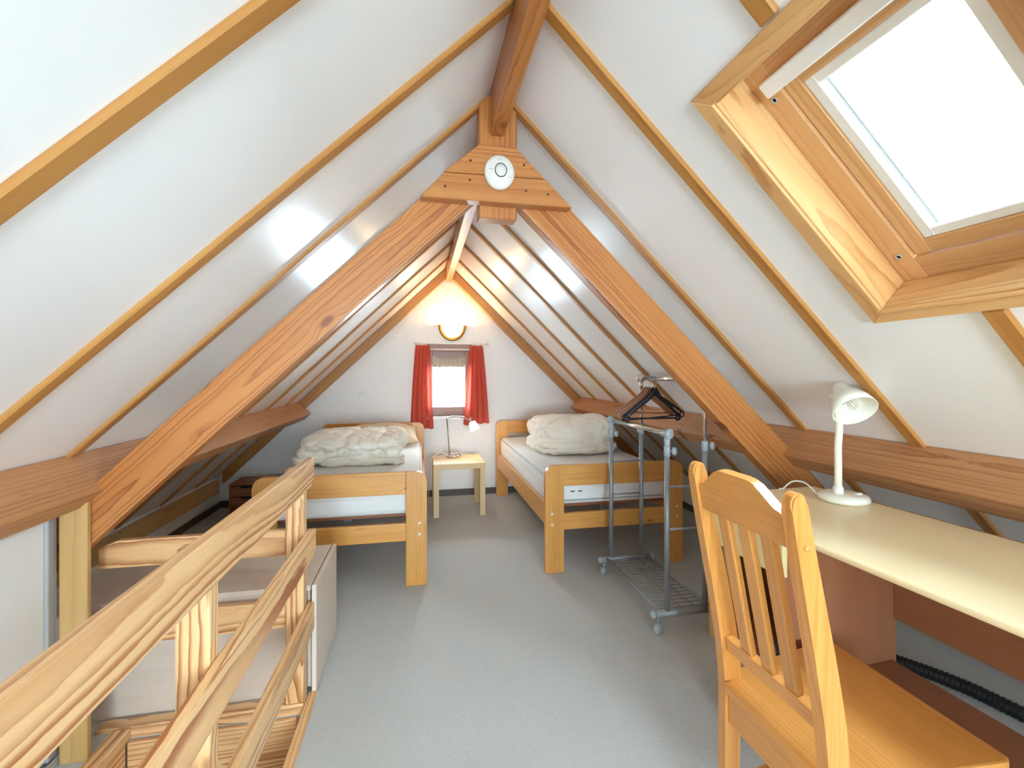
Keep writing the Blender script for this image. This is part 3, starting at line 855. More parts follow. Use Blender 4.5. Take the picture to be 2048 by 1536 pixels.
def mattress(x, y, label, marks):
    bm = rounded_slab_bm(1.84, 0.918, 0.212, 0.045, 4)
    M = mat4(Vector((0, 1, 0)), Vector((-1, 0, 0)), Vector((0, 0, 1)), Vector((x+0.494, y+0.982, 0.4185+0.106)))
    t = thing('mattress', label, 'mattress', (x+0.494, y+0.982, 0.4185))
    link('mattress_body', bm, M_MATT, M, t, True)
    for z in (0.452, 0.612):
        pth = []
        hx, hy, r = 0.4595, 0.9205, 0.05
        for cx_, cy_, a0 in ((hx-r, hy-r, 0), (-hx+r, hy-r, PI/2), (-hx+r, -hy+r, PI), (hx-r, -hy+r, 1.5*PI)):
            for k in range(5):
                a = a0 + (PI/2)*k/4
                off = 0.0 if z < 0.6 else 0.0
                pth.append((x+0.494+cx_+r*math.cos(a)*1.0, y+0.982+cy_+r*math.sin(a), z))
        pth.append(pth[0])
        bmp = tube_bm(pth, 0.0045, 6)
        link('piping', bmp, M_WHITE if not marks else M_GREYPL, None, t, True)
    if marks:
        for xx, ww in ((0.19, 0.030), (0.245, 0.026)):
            box('printed_mark', M_DARKGREY, t, (x+xx, x+xx+ww), (y+0.0565, y+0.0615), (0.508, 0.515), 'X', 0)
    return t
mattress(-0.946, 2.84, 'white quilted mattress on the left bed, partly bare beside the duvet', False)
mattress(0.800, 2.84, 'white quilted mattress on the right bed with dark print at its foot end', True)

def fbm(p, s, amp):
    return noise.fractal(Vector(p)*s, 1.0, 2.0, 4)*amp

def blob(bm, c, rx, ry, rz, px=2.6, pz=2.4, seg=28, rings=16, seed=0.0, amp=0.0, ns=6.0, rot=0.0):
    """superellipsoid"""
    def sp(v, e): return math.copysign(abs(v)**e, v)
    e1, e2 = 2.0/pz, 2.0/px
    rows = []
    R = Matrix.Rotation(rot, 3, 'Z')
    for i in range(rings+1):
        ph = -PI/2 + PI*i/rings
        row = []
        for j in range(seg):
            th = 2*PI*j/seg
            v = Vector((rx*sp(math.cos(ph), e1)*sp(math.cos(th), e2), ry*sp(math.cos(ph), e1)*sp(math.sin(th), e2), rz*sp(math.sin(ph), e1)))
            row.append(v)
        rows.append(row)
    vr = []
    for i, row in enumerate(rows):
        if i in (0, rings):
            vr.append([bm.verts.new(Vector(c) + R @ Vector((0, 0, rows[i][0].z)))])
        else:
            vr.append([bm.verts.new(Vector(c) + R @ v) for v in row])
    for a, b in zip(vr, vr[1:]):
        for j in range(seg):
            j2 = (j+1) % seg
            if len(a) == 1: bm.faces.new((a[0], b[j2], b[j]))
            elif len(b) == 1: bm.faces.new((a[j], a[j2], b[0]))
            else: bm.faces.new((a[j], a[j2], b[j2], b[j]))

def cloth_heap(name, parts, mat, zmin, label, cat, vox=0.016, wr=(0.012, 9.0), folds=None, group=None):
    """several soft lobes fused by a voxel remesh, then wrinkled"""
    bm = bmesh.new()
    for p in parts: blob(bm, **p)
    bmesh.ops.recalc_face_normals(bm, faces=bm.faces[:])
    me = bpy.data.meshes.new('tmp'); bm.to_mesh(me); bm.free()
    tmp = bpy.data.objects.new('tmp', me); C.objects.link(tmp)
    md = tmp.modifiers.new('r', 'REMESH'); md.mode = 'VOXEL'; md.voxel_size = vox
    md2 = tmp.modifiers.new('s', 'SMOOTH'); md2.iterations = 4; md2.factor = 0.5
    dg = bpy.context.evaluated_depsgraph_get()
    me2 = bpy.data.meshes.new_from_object(tmp.evaluated_get(dg))
    bpy.data.objects.remove(tmp, do_unlink=True)
    bm = bmesh.new(); bm.from_mesh(me2)
    bm.normal_update()
    for v in bm.verts:
        p = v.co
        n = v.normal
        w1 = wr[1]
        d = noise.noise(Vector((p.x*w1, p.y*w1*0.7, p.z*w1)))*wr[0]
        q = abs(noise.noise(Vector((p.x*w1*0.8+3, p.y*w1*0.6+p.x*2, p.z*w1*1.3+1))))
        d -= (1-min(1, q*5.0))**2*wr[0]*1.5
        q = abs(noise.noise(Vector((p.x*w1*1.5+8, p.y*w1*0.7+p.z*5, p.z*w1*1.9+5))))
        d -= (1-min(1, q*5.0))**2*wr[0]*0.7
        if folds: d += folds(p, n)
        v.co = p + n*d
    for v in bm.verts:
        if v.co.z < zmin: v.co.z = zmin + (v.co.z-zmin)*0.02
    bmesh.ops.smooth_vert(bm, verts=bm.verts[:], factor=0.3, use_axis_x=True, use_axis_y=True, use_axis_z=True)
    o = link(name, bm, mat, None, None, True)
    return tag(o, label, cat, group)

ZM = 0.632
def foldL(p, n):
    d = 0.0
    # gathered creases fanning over the right side
    if p.x > -0.35: d += 0.007*math.sin(p.y*52 + p.z*30 + 2*noise.noise(p*6))*min(1, (p.x+0.35)/0.15)
    # deep crease under the folded-over top layer, crumpled edges below it
    if p.y < 3.62:
        s = p.z - (ZM+0.092) - 0.012*math.sin(p.x*11) - 0.010*noise.noise(p*9)
        d -= 0.040*math.exp(-(s/0.011)**2)
        if p.z < ZM+0.085: d += 0.012*noise.noise(Vector((p.x*26, p.y*8, p.z*34)))
    # quilting seam along the middle
    s = p.x + 0.50 + 0.03*math.sin(p.y*6)
    if p.z > 0.70: d -= 0.030*math.exp(-(s/0.022)**2)
    s2 = p.y - 3.78 - 0.25*(p.x+0.5)
    if p.z > 0.70: d -= 0.020*math.exp(-(s2/0.025)**2)
    return d
cloth_heap('folded_duvet', [
    dict(c=(-0.46, 3.75, ZM+0.158), rx=0.375, ry=0.44, rz=0.078, px=3.2, pz=2.3),
    dict(c=(-0.66, 3.74, ZM+0.160), rx=0.20, ry=0.40, rz=0.075, px=3.0),
    dict(c=(-0.50, 3.84, ZM+0.055), rx=0.36, ry=0.40, rz=0.075, px=3.4, pz=2.2),
    dict(c=(-0.63, 3.49, ZM+0.045), rx=0.16, ry=0.085, rz=0.055, px=2.6),
    dict(c=(-0.36, 3.49, ZM+0.032), rx=0.19, ry=0.080, rz=0.045, px=2.6),
    dict(c=(-0.47, 3.47, ZM+0.068), rx=0.15, ry=0.065, rz=0.028, px=2.4, rot=0.15),
    dict(c=(-0.21, 3.50, ZM+0.045), rx=0.10, ry=0.11, rz=0.060),
    dict(c=(-0.80, 3.52, ZM+0.060), rx=0.10, ry=0.14, rz=0.075),
], M_DUVET, ZM, 'cream folded duvet on the left bed, next to the pillow', 'duvet', 0.011, (0.012, 7.5), foldL)

def foldR(p, n):
    d = 0.0
    # horizontal seam low on the front, creases on the window side
    s = p.z - (ZM+0.085) - 0.02*math.sin(p.x*5)
    if p.y < 3.75: d -= 0.026*math.exp(-(s/0.013)**2)
    if p.x < 1.15: d += 0.010*math.sin(p.y*34 - p.z*40 + 2*noise.noise(p*5))*min(1, (1.15-p.x)/0.12)
    s2 = (p.y-3.80) - 0.5*(p.x-1.3)
    if p.z > 0.78: d -= 0.022*math.exp(-(s2/0.03)**2)
    return d
cloth_heap('folded_duvet', [
    dict(c=(1.33, 3.86, ZM+0.175), rx=0.345, ry=0.37, rz=0.13, px=3.0, pz=2.3),
    dict(c=(1.30, 3.85, ZM+0.060), rx=0.365, ry=0.40, rz=0.085, px=3.4, pz=2.3),
    dict(c=(1.17, 4.02, ZM+0.18), rx=0.19, ry=0.27, rz=0.12),
    dict(c=(1.45, 3.78, ZM+0.21), rx=0.20, ry=0.27, rz=0.11),
], M_DUVET, ZM, 'cream bulky duvet rolled up on the right bed', 'duvet', 0.012, (0.013, 6.0), foldR)

def pillow(c, sx, sy, h, rz, tilt, label):
    bm = bmesh.new()
    n = 26
    top, bot = {}, {}
    for i in range(n+1):
        for j in range(n+1):
            u, v = 2*i/n-1, 2*j/n-1
            fx = 1 - 0.10*(1-abs(v)**2.0) if False else 1.0
            pinch = 1 - 0.07*(1-(u*u))*0 - 0.06*(1-v*v)*abs(u)**3 if False else 1.0
            x = sx*u*(1-0.06*(1-abs(u))*0)*(1 - 0.05*(1-v*v)); y = sy*v*(1 - 0.07*(1-u*u))
            t = (max(0, 1-abs(u)**2.6)*max(0, 1-abs(v)**2.6))**0.55
            w = noise.noise(Vector((u*2.2, v*2.2, 3.1)))*0.10 + noise.noise(Vector((u*6, v*6, 7)))*0.05
            top[i, j] = bm.verts.new((x, y, h*t*(1+w)))
            if i in (0, n) or j in (0, n): bot[i, j] = top[i, j]
            else: bot[i, j] = bm.verts.new((x, y, -h*0.45*t))
    for i in range(n):
        for j in range(n):
            bm.faces.new((top[i, j], top[i+1, j], top[i+1, j+1], top[i, j+1]))
            bm.faces.new((bot[i, j], bot[i, j+1], bot[i+1, j+1], bot[i+1, j]))
    M = Matrix.Translation(Vector(c)) @ Matrix.Rotation(rz, 4, 'Z') @ Matrix.Rotation(tilt, 4, 'X')
    return tag(link('pillow', bm, M_PILLOW, M, None, True), label, 'pillow')
pillow((-0.36, 4.49, ZM+0.078), 0.34, 0.25, 0.105, 0.05, 0.16, 'cream pillow at the head of the left bed, behind the folded duvet')

# ------------------------------------------------------------------ bedside table with its lamp
tb = thing('bedside_table', 'small square birch side table between the two beds', 'table', (0.356, 4.373, 0))
box('table_top', M_BIRCH, tb, (0.119, 0.592), (4.137, 4.610), (0.432, 0.482), 'X', 0.002)
for x in (0.1195, 0.5425):
    for y in (4.1375, 4.5605):
        box('leg', M_BIRCH, tb, (x, x+0.049), (y, y+0.049), (0, 0.4315), 'Z', 0.002)

tl = thing('table_lamp', 'slim silver bedside lamp with white glass shade on the birch table', 'lamp', (0.33, 4.50, 0.482))
lathe('lamp_base', M_CHROME, tl, [(0, 0), (0.072, 0), (0.078, 0.006), (0.078, 0.020), (0.070, 0.030), (0.03, 0.036), (0, 0.037)], (0.33, 4.50, 0.4825), seg=40)
tube('lamp_stem', M_STEEL, tl, [(0.285, 4.49, 0.505), (0.272, 4.49, 0.70), (0.258, 4.49, 0.866)], 0.0065, 10)
tube('lamp_arm', M_STEEL, tl, smooth_path([(0.256, 4.49, 0.862), (0.30, 4.485, 0.878), (0.36, 4.47, 0.882), (0.43, 4.45, 0.868), (0.49, 4.435, 0.838)]), 0.0065, 8)
lathe('lamp_joint', M_STEEL, tl, [(0, -0.018), (0.010, -0.018), (0.010, 0.02), (0, 0.02)], (0.492, 4.435, 0.842), (0.35, 0, -1), 14)
lathe('lamp_shade', M_SHADE, tl, [(0, 0), (0.027, 0.0), (0.038, 0.018), (0.049, 0.088), (0.046, 0.088), (0.034, 0.02), (0, 0.006)], (0.500, 4.435, 0.832), (0.38, -0.12, -1), 28, cap=False)
cd = smooth_path([(0.262, 4.47, 0.497), (0.235, 4.44, 0.525), (0.19, 4.42, 0.545), (0.14, 4.42, 0.515), (0.108, 4.43, 0.480), (0.098, 4.44, 0.42), (0.090, 4.46, 0.30), (0.085, 4.6, 0.12), (0.09, 4.75, 0.02)])
tube('lamp_cord', M_CORD, tl, cd, 0.0045, 6)
lp = bpy.data.lights.new('table_lamp_bulb', 'POINT'); lp.energy = 0.4; lp.color = (1, 0.88, 0.74); lp.shadow_soft_size = 0.02
lo = bpy.data.objects.new('table_lamp_bulb', lp); C.objects.link(lo); lo.parent = tl; lo.matrix_basis = Matrix.Translation((0.530-0.33, 4.425-4.50, 0.742-0.482))

# ------------------------------------------------------------------ curtains, rod, lace, wall light, switch
rod = thing('curtain_rod', 'thin white curtain rod above the small gable window', 'curtain rod', (0.33, 4.85, 1.62))
tube('rod', M_SILL, rod, [(-0.06, 4.845, 1.622), (0.72, 4.845, 1.622)], 0.007, 10)
tube('rod', M_SILL, rod, [(0.10, 4.862, 1.562), (0.54, 4.862, 1.562)], 0.008, 10)
for x in (-0.055, 0.715):
    lathe('finial', M_CHROME, rod, [(0, -0.014), (0.010, -0.010), (0.012, 0), (0.010, 0.010), (0, 0.014)], (x, 4.845, 1.622), (1, 0, 0), 12, cap=False)
for x in (-0.03, 0.69):
    box('bracket', M_SILL, rod, (x-0.006, x+0.006), (4.845, 4.879), (1.612, 1.632), 'Y', 0.002)
for x in (-0.02, 0.01, 0.04, 0.07, 0.55, 0.58, 0.61, 0.64):
    bmr = bmesh.new()
    pth = [(x, 4.845+0.011*math.cos(a), 1.620+0.013*math.sin(a)) for a in [2*PI*k/12 for k in range(13)]]
    link('curtain_ring', tube_bm(pth, 0.002, 5, bmr), M_CHROME, None, rod, True)

def curtain(label, xt0, xt1, xb0, xb1, zt, zb, nf, seed, drop=0.0):
    bm = bmesh.new()
    nu, nv = 72, 44
    vs = []
    for j in range(nv+1):
        t = j/nv
        row = []
        z = zt + (zb-zt)*t
        wid = t**0.75
        for i in range(nu+1):
            s = i/nu
            x = (xt0+(xt1-xt0)*s)*(1-wid) + (xb0+(xb1-xb0)*s)*wid
            ph = s*nf*2*PI + seed + 0.6*math.sin(2.2*t+seed)
            amp = 0.013 + 0.010*t
            y = 4.831 + amp*math.sin(ph) + 0.006*math.sin(2.3*ph+1) + 0.004*math.sin(9*s+7*t)
            x += 0.010*math.cos(ph)*t
            zz = z + drop*t*(s-0.5) + 0.004*math.sin(ph)*t
            if j == 0: zz += 0.006*math.sin(s*nf*4*PI)
            row.append(bm.verts.new((x, y, zz)))
        vs.append(row)
    for j in range(nv):
        for i in range(nu):
            bm.faces.new((vs[j][i], vs[j][i+1], vs[j+1][i+1], vs[j+1][i]))
    bmesh.ops.solidify(bm, geom=bm.faces[:], thickness=0.002)
    o = link('curtain', bm, M_CURTAIN, None, None, True)
    return tag(o, label, 'curtain')
curtain('short red curtain hanging left of the small gable window', -0.045, 0.102, -0.105, 0.145, 1.602, 0.738, 4.2, 0.4, -0.03)
curtain('short red curtain hanging right of the small gable window', 0.530, 0.660, 0.455, 0.722, 1.604, 0.765, 3.6, 2.1, 0.02)

# lace: a curved strip with real holes and a zigzag hem
bm = bmesh.new()
nu, nv = 60, 16
vs = {}
for i in range(nu+1):
    for j in range(nv+1):
        s, t = i/nu, j/nv
        x = 0.126 + 0.356*s
        sag = 0.035*(1-(2*s-1)**2)
        ztop = 1.490 - sag
        zbot = 1.372 + 0.008*abs(math.sin(s*15*PI))
        vs[i, j] = bm.verts.new((x, YF+0.022+0.003*math.sin(s*34), ztop + (zbot-ztop)*t))
for i in range(nu):
    for j in range(nv):
        ci, cj = i % 4, j % 4
        if 4 <= j < 15 and ci in (1, 2) and cj in (1, 2) and ((i//4 + j//4) % 2 == 0): continue
        if 8 <= j < 14 and ci == 3 and cj == 3: continue
        bm.faces.new((vs[i, j], vs[i+1, j], vs[i+1, j+1], vs[i, j+1]))
bmesh.ops.delete(bm, geom=[v for v in bm.verts if not v.link_faces], context='VERTS')
bmesh.ops.solidify(bm, geom=bm.faces[:], thickness=0.0015)
tag(link('lace_valance', bm, M_LACE), 'ecru lace valance across the top of the small gable window', 'valance')

# wall light: half bowl of frosted glass in a brass rim
wlt = thing('wall_light', 'half round brass rimmed wall light glowing above the gable window', 'light', (0.338, YF, 1.74))
bm = bmesh.new()
RX, RZ, RY = 0.118, 0.142, 0.085
rows = []
for i in range(13):
    a = PI*i/12                         # 0..pi across the bottom half
    row = []
    for j in range(9):
        b = (PI/2)*j/8                  # wall to front
        row.append(bm.verts.new((0.338+RX*math.cos(a)*math.cos(b) if j < 8 else 0.338, YF-0.012-RY*math.sin(b), 1.822-RZ*math.sin(a)*math.cos(b))))
    rows.append(row)
for i in range(12):
    for j in range(8):
        bm.faces.new((rows[i][j], rows[i+1][j], rows[i+1][j+1], rows[i][j+1]))
bmesh.ops.remove_doubles(bm, verts=bm.verts[:], dist=1e-5)
link('glass_bowl', bm, M_BOWL, None, wlt, True)
bm = bmesh.new()
pth_o = [(0.338+0.148*math.cos(PI*k/24), 1.824-0.172*math.sin(PI*k/24)) for k in range(25)]
pth_i = [(0.338+0.118*math.cos(PI*k/24), 1.824-0.142*math.sin(PI*k/24)) for k in range(25)]
fr = [[], [], [], []]
for (xo, zo), (xi, zi) in zip(pth_o, pth_i):
    fr[0].append(bm.verts.new((xo, YF-0.001, zo))); fr[1].append(bm.verts.new((xo, YF-0.022, zo)))
    fr[2].append(bm.verts.new((xi, YF-0.034, zi))); fr[3].append(bm.verts.new((xi, YF-0.001, zi)))
for k in range(24):
    for a in range(4):
        b = (a+1) % 4
        bm.faces.new((fr[a][k], fr[a][k+1], fr[b][k+1], fr[b][k]))
bm.faces.new([fr[a][0] for a in range(4)]); bm.faces.new([fr[a][24] for a in range(4)])
link('brass_rim', bm, M_BRASS, None, wlt, True)
lp = bpy.data.lights.new('wall_light_bulb', 'POINT'); lp.energy = 2.4; lp.color = (1, 0.78, 0.46); lp.shadow_soft_size = 0.03
lo = bpy.data.objects.new('wall_light_bulb', lp); C.objects.link(lo); lo.parent = wlt; lo.matrix_basis = Matrix.Translation((0, -0.05, 0.075))

sw = thing('light_switch', 'small square ivory light switch on the gable wall above the left bed', 'switch', (-0.578, YF, 1.123))
box('plate', M_SWITCH, sw, (-0.622, -0.535), (YF-0.009, YF), (1.077, 1.171), 'X', 0.004, 2)
box('rocker', M_SWITCH, sw, (-0.603, -0.554), (YF-0.014, YF-0.009), (1.128, 1.152), 'X', 0.002)
box('rocker', M_SWITCH, sw, (-0.603, -0.554), (YF-0.014, YF-0.009), (1.098, 1.123), 'X', 0.002)

# ------------------------------------------------------------------ smoke detector on the truss
sd = thing('smoke_detector', 'round white smoke detector on the peak of the roof truss', 'smoke detector', (0.303, 1.745, 2.083))
SDc = (0.303, 1.7445, 2.083)
def disc(name, mat, parent, prof, off=(0, 0), sc=(1.0, 1.13)):
    bm = lathe_bm(prof, 48, cap=False)
    for v in bm.verts: v.co = Vector((v.co.x*sc[0], v.co.y*sc[1], v.co.z))
    M = Matrix.Translation((SDc[0]+off[0], SDc[1], SDc[2]+off[1])) @ Matrix.Rotation(PI/2, 4, 'X')
    return link(name, bm, mat, M, parent, True)
disc('housing', M_DETECT, sd, [(0, 0), (0.059, 0), (0.0595, 0.012), (0.055, 0.021), (0.03, 0.025), (0, 0.0255)])
disc('button_ring', M_DARKGREY, sd, [(0.0215, 0.024), (0.0215, 0.0268), (0.0245, 0.0268), (0.0245, 0.024)], (0.003, 0.004))
disc('test_button', M_DETECT, sd, [(0.0212, 0.024), (0.0208, 0.0275), (0, 0.0282)], (0.003, 0.004))
yy = SDc[1]-0.0265
# small printed emblem above the button: an arc under a bar
bm = bmesh.new()
pp = [(SDc[0]+0.004+0.0055*math.cos(a), yy+0.0035, SDc[2]+0.043+0.0055*math.sin(a)) for a in [PI+PI*k/10 for k in range(11)]]
v1 = [bm.verts.new(p) for p in pp]; bm.faces.new(v1)
bmesh.ops.create_cube(bm, size=1.0, matrix=Matrix.Translation((SDc[0]+0.004, yy+0.0037, SDc[2]+0.0475)) @ Matrix.Diagonal((0.005, 0.001, 0.0018, 1)))
link('printed_emblem', bm, M_DARKGREY, None, sd)
box('printed_mark', M_LIGHTGREY, sd, (SDc[0]-0.041, SDc[0]-0.030), (yy+0.0015, yy+0.0045), (SDc[2]+0.004, SDc[2]+0.0085), 'X', 0)
box('printed_mark', M_LIGHTGREY, sd, (SDc[0]+0.030, SDc[0]+0.048), (yy+0.0025, yy+0.006), (SDc[2]-0.021, SDc[2]-0.019), 'X', 0)

# ------------------------------------------------------------------ small chest of drawers behind the left bed
ch = thing('drawer_chest', 'low brown wooden drawer chest on the floor left of the left bed', 'chest of drawers', (-1.48, 4.55, 0))
cx0, cx1, cy0, cy1, cz = -1.650, -1.325, 4.40, 4.72, 0.325
box('chest_top', M_DARKWOOD, ch, (cx0, cx1), (cy0, cy1), (cz-0.014, cz), 'X', 0.002)
box('side_panel', M_DARKWOOD, ch, (cx0, cx0+0.016), (cy0, cy1), (0, cz-0.0145), 'Z', 0.002)
box('side_panel', M_DARKWOOD, ch, (cx1-0.016, cx1), (cy0, cy1), (0, cz-0.0145), 'Z', 0.002)
box('back_panel', M_DARKWOOD, ch, (cx0+0.0165, cx1-0.0165), (cy1-0.012, cy1), (0, cz-0.0145), 'X', 0)
for k in range(3):
    z1 = cz-0.022 - k*0.096; z0 = z1-0.088
    a0, a1 = cx0+0.018, cx1-0.018
    m0, m1 = a0+0.085, a1-0.085
    d = prism('drawer', M_DARKWOOD, ch, [(a0, cy0+0.002, z0), (a1, cy0+0.002, z0), (a1, cy0+0.002, z1), (m1+0.02, cy0+0.002, z1), (m1, cy0+0.002, z1-0.020), (m0, cy0+0.002, z1-0.020), (m0-0.02, cy0+0.002, z1), (a0, cy0+0.002, z1)], (0, 0.014, 0), (1, 0, 0), 0.001)
    box('drawer_inside', M_SLOT, d, (a0+0.01, a1-0.01), (cy0+0.018, cy0+0.022), (z0+0.01, z1-0.001), 'X', 0)

# ------------------------------------------------------------------ clothes rail on castors
rk = thing('clothes_rail', 'grey double clothes rail on castors with chrome bars, between right bed and chair', 'clothes rack', (1.33, 2.42, 0))
YN, YFR = 2.075, 2.755
XA, XB = 1.218, 1.430
for y in (YN, YFR):
    tube('base_bar', M_GREYMET, rk, [(1.138, y, 0.098), (1.505, y, 0.098)], 0.019, 14)
    for x in (1.138, 1.505):
        lathe('end_cap', M_GREYPL, rk, [(0.0, -0.012), (0.012, -0.010), (0.0198, -0.002), (0.0198, 0.012), (0, 0.012)], (x, y, 0.098), (1 if x < 1.3 else -1, 0, 0), 14, cap=False)
    for x in (1.172, 1.475):
        cst = lathe('castor', M_GREYPL, rk, [(0, -0.013), (0.019, -0.013), (0.023, -0.009), (0.023, 0.009), (0.019, 0.013), (0, 0.013)], (x-0.008, y, 0.0262), (0.25, -1, 0), 20, (1.0, 1.14, 1.0), cap=False)
        tube('castor_fork', M_GREYMET, cst, [(x-0.004, y, 0.082), (x-0.006, y, 0.046)], 0.009, 10)
for x in (1.185, 1.462):
    tube('frame_bar', M_GREYMET, rk, [(x, YN+0.01, 0.104), (x, YFR-0.01, 0.104)], 0.009, 10)
for k in range(17):
    y = YN+0.04+k*(YFR-YN-0.08)/16
    tube('shelf_wire', M_WIRE, rk, [(1.188, y, 0.100), (1.460, y, 0.100)], 0.0022, 6)
for k in range(3):
    x = 1.25+k*0.072
    tube('shelf_wire', M_WIRE, rk, [(x, YN+0.02, 0.096), (x, YFR-0.02, 0.096)], 0.0022, 6)
for x, top, zs in ((XA, 1.000, 0.915), (XB, 1.272, 0.935)):
    for y in (YN, YFR):
        tube('upright', M_GREYMET, rk, [(x, y, 0.110), (x, y, zs)], 0.0135, 14)
        tube('inner_tube', M_CHROME, rk, [(x, y, zs), (x, y, top)], 0.0098, 14)
        col = lathe('collar', M_GREYPL, rk, [(0, -0.028), (0.0165, -0.028), (0.0165, 0.018), (0.0145, 0.022), (0, 0.022)], (x, y, zs), (0, 0, 1), 16, cap=False)
        sx = 1 if y == YN else (1 if x == XA else -1)
        lathe('locking_knob', M_GREYPL, col, [(0, 0.0), (0.006, 0.0), (0.006, 0.012), (0.019, 0.014), (0.019, 0.026), (0.016, 0.029), (0, 0.030)], (x+0.010*sx, y-0.012, zs), (0.75*sx, -0.9, 0), 18, (1.14, 1.0, 1.0), cap=False)
        tj = lathe('rail_joint', M_GREYPL if x == XA else M_CHROME, rk, [(0, -0.07), (0.0145, -0.07), (0.0145, -0.012), (0, -0.012)], (x, y, top), (0, 0, 1), 14, cap=False)
    tube('hanging_rail', M_CHROME, rk, [(x, YN-0.012, top), (x, YFR+0.012, top)], 0.0125, 14)
    for y, sgn in ((YN, -1), (YFR, 1)):
        lathe('rail_cap', M_GREYPL if x == XA else M_CHROME, rk, [(0, -0.03), (0.0165, -0.03), (0.0165, 0.006), (0.0245, 0.008), (0.0245, 0.020), (0.021, 0.024), (0, 0.025)], (x, y, top), (0.28 if sgn < 0 else 0.0, sgn, 0), 20, (1, 1.1, 1), cap=False)
for y in (YN, YFR):
    for z in (0.731, 0.517):
        tube('rung', M_GREYMET, rk, [(XA, y, z), (XB, y, z)], 0.0065, 10)

# hangers on the high rail
def hanger_arm_bm(W, drop, depth, thick, waist):
    """curved two-armed hanger body in the XZ plane, hook point at origin"""
    bm = bmesh.new()
    n = 22
    rows = []
    for i in range(n+1):
        u = 2*i/n-1
        x = u*W
        zc = -0.098 - drop*abs(u)**1.2 + 0.022*math.exp(-(u/0.16)**2)
        yb = 0.022*abs(u)**2
        h = waist*(1-0.45*abs(u)) + 0.010*math.exp(-(u/0.13)**2)
        tk = thick*(0.7+0.6*abs(u))
        rows.append([bm.verts.new((x, yb-tk, zc+h)), bm.verts.new((x, yb+tk, zc+h*0.9)), bm.verts.new((x, yb+tk, zc-h)), bm.verts.new((x, yb-tk, zc-h))])
    for a, b in zip(rows, rows[1:]):
        for k in range(4): bm.faces.new((a[k], a[(k+1) % 4], b[(k+1) % 4], b[k]))
    bm.faces.new(rows[0]); bm.faces.new(rows[-1])
    bmesh.ops.bevel(bm, geom=[e for e in bm.edges if len(e.link_faces) == 2], offset=0.0015, segments=1, affect='EDGES')
    return bm
def hook_path():
    p = [(0, 0, -0.078), (0, 0, -0.038)]
    for k in range(13):
        a = -PI*0.42 + 1.25*PI*k/12
        p.append((0.0155*math.cos(a)*1.0, 0, -0.0005+0.0155*math.sin(a)))
    return p
def make_hanger(kind, label, y, rz, rx, dx=0.0, group=None):
    XF.append(Matrix.Identity(4))
    M = Matrix.Translation((XB+dx, y, 1.271)) @ Matrix.Rotation(rz, 4, 'Z') @ Matrix.Rotation(rx, 4, 'Y')
    t = bpy.data.objects.new('clothes_hanger', None); C.objects.link(t)
    t.matrix_basis = M; WM[t.name] = M
    tag(t, label, 'hanger', group)
    XF.pop(); XF.append(M)
    W = 0.185
    if kind == 'black':
        link('hanger_body', hanger_arm_bm(W, 0.135, 0, 0.0065, 0.015), M_BLACKPL, None, t, True)
        tube('trouser_bar', M_BLACKPL, t, smooth_path([(-W*0.93, 0.02, -0.228), (-W*0.90, 0.02, -0.243), (-W*0.7, 0.014, -0.247), (W*0.7, 0.014, -0.247), (W*0.90, 0.02, -0.243), (W*0.93, 0.02, -0.228)], 4), 0.0042, 8)
        for s in (-1, 1):
            pth = [(s*(W-0.004)+0.013*math.cos(a)*s, 0.022, -0.244+0.018*math.sin(a)) for a in [PI*0.6-1.5*PI*k/9 for k in range(10)]]
            tube('end_loop', M_BLACKPL, t, pth, 0.0045, 8)
    else:
        link('hanger_body', hanger_arm_bm(W, 0.135, 0, 0.0075, 0.016), M_HANGWOOD, None, t, True)
        tube('trouser_bar', M_HANGWOOD, t, [(-W*0.9, 0.018, -0.222), (W*0.9, 0.018, -0.222)], 0.005, 8)
    tube('hook', M_CHROME, t, hook_path(), 0.0018, 6)
    XF.pop()
    return t
for kind, y, rz, rx, lab in (
        ('wood', 2.700, -0.12, 0.03, 'brown wooden hanger hanging furthest back on the high rail'),
        ('wood', 2.672, -0.02, 0.02, 'brown wooden hanger in the middle of the three wooden ones'),
        ('wood', 2.646, 0.05, 0.0, 'brown wooden hanger directly behind the black hangers'),
        ('black', 2.620, -0.16, -0.10, 'black plastic hanger tilted up to the right, behind two black ones'),
        ('black', 2.596, -0.05, 0.0, 'black plastic hanger in the middle of the black ones'),
        ('black', 2.565, 0.12, 0.02, 'black plastic hanger at the front of the bunch, fully in view')):
    make_hanger(kind, lab, y, rz, rx, 0.0, 'hangers on the clothes rail')

# ------------------------------------------------------------------ desk along the right slope
DZ = 0.845
DM = Matrix.Translation((1.043, 0.93, 0)) @ Matrix.Rotation(math.radians(2.4), 4, 'Z')
XF.append(DM)
dk = thing('desk', 'cream topped desk with brown beech sides under the right slope', 'desk', (0.3, 0, 0))
YE, YS, DW = 0.600, -1.15, 0.545          # local: x front to back, y along the wall
bm = bmesh.new()
pr = []
for k in range(7):
    a = -PI/2 - PI*k/6
    pr.append((0.0105+0.0105*math.cos(a), DZ-0.0105+0.0105*math.sin(a)))
prof = [(DW, DZ-0.021)] + pr + [(DW, DZ)]
lo = [bm.verts.new((x, YS, z)) for x, z in prof]; hi = [bm.verts.new((x, YE, z)) for x, z in prof]
bm.faces.new(lo); bm.faces.new(hi[::-1])
for i in range(len(prof)):
    j = (i+1) % len(prof)
    bm.faces.new((lo[i], lo[j], hi[j], hi[i]))
link('desk_top', bm, M_DESKTOP, None, dk)
box('rear_edge', M_DARKWOOD, dk, (DW+0.0005, DW+0.006), (YS, YE), (DZ-0.021, DZ+0.0005), 'Y', 0.0)
PY0, PY1, SHZ, PX = 0.243, 0.575, 0.372, 0.472
ZT = DZ-0.0215
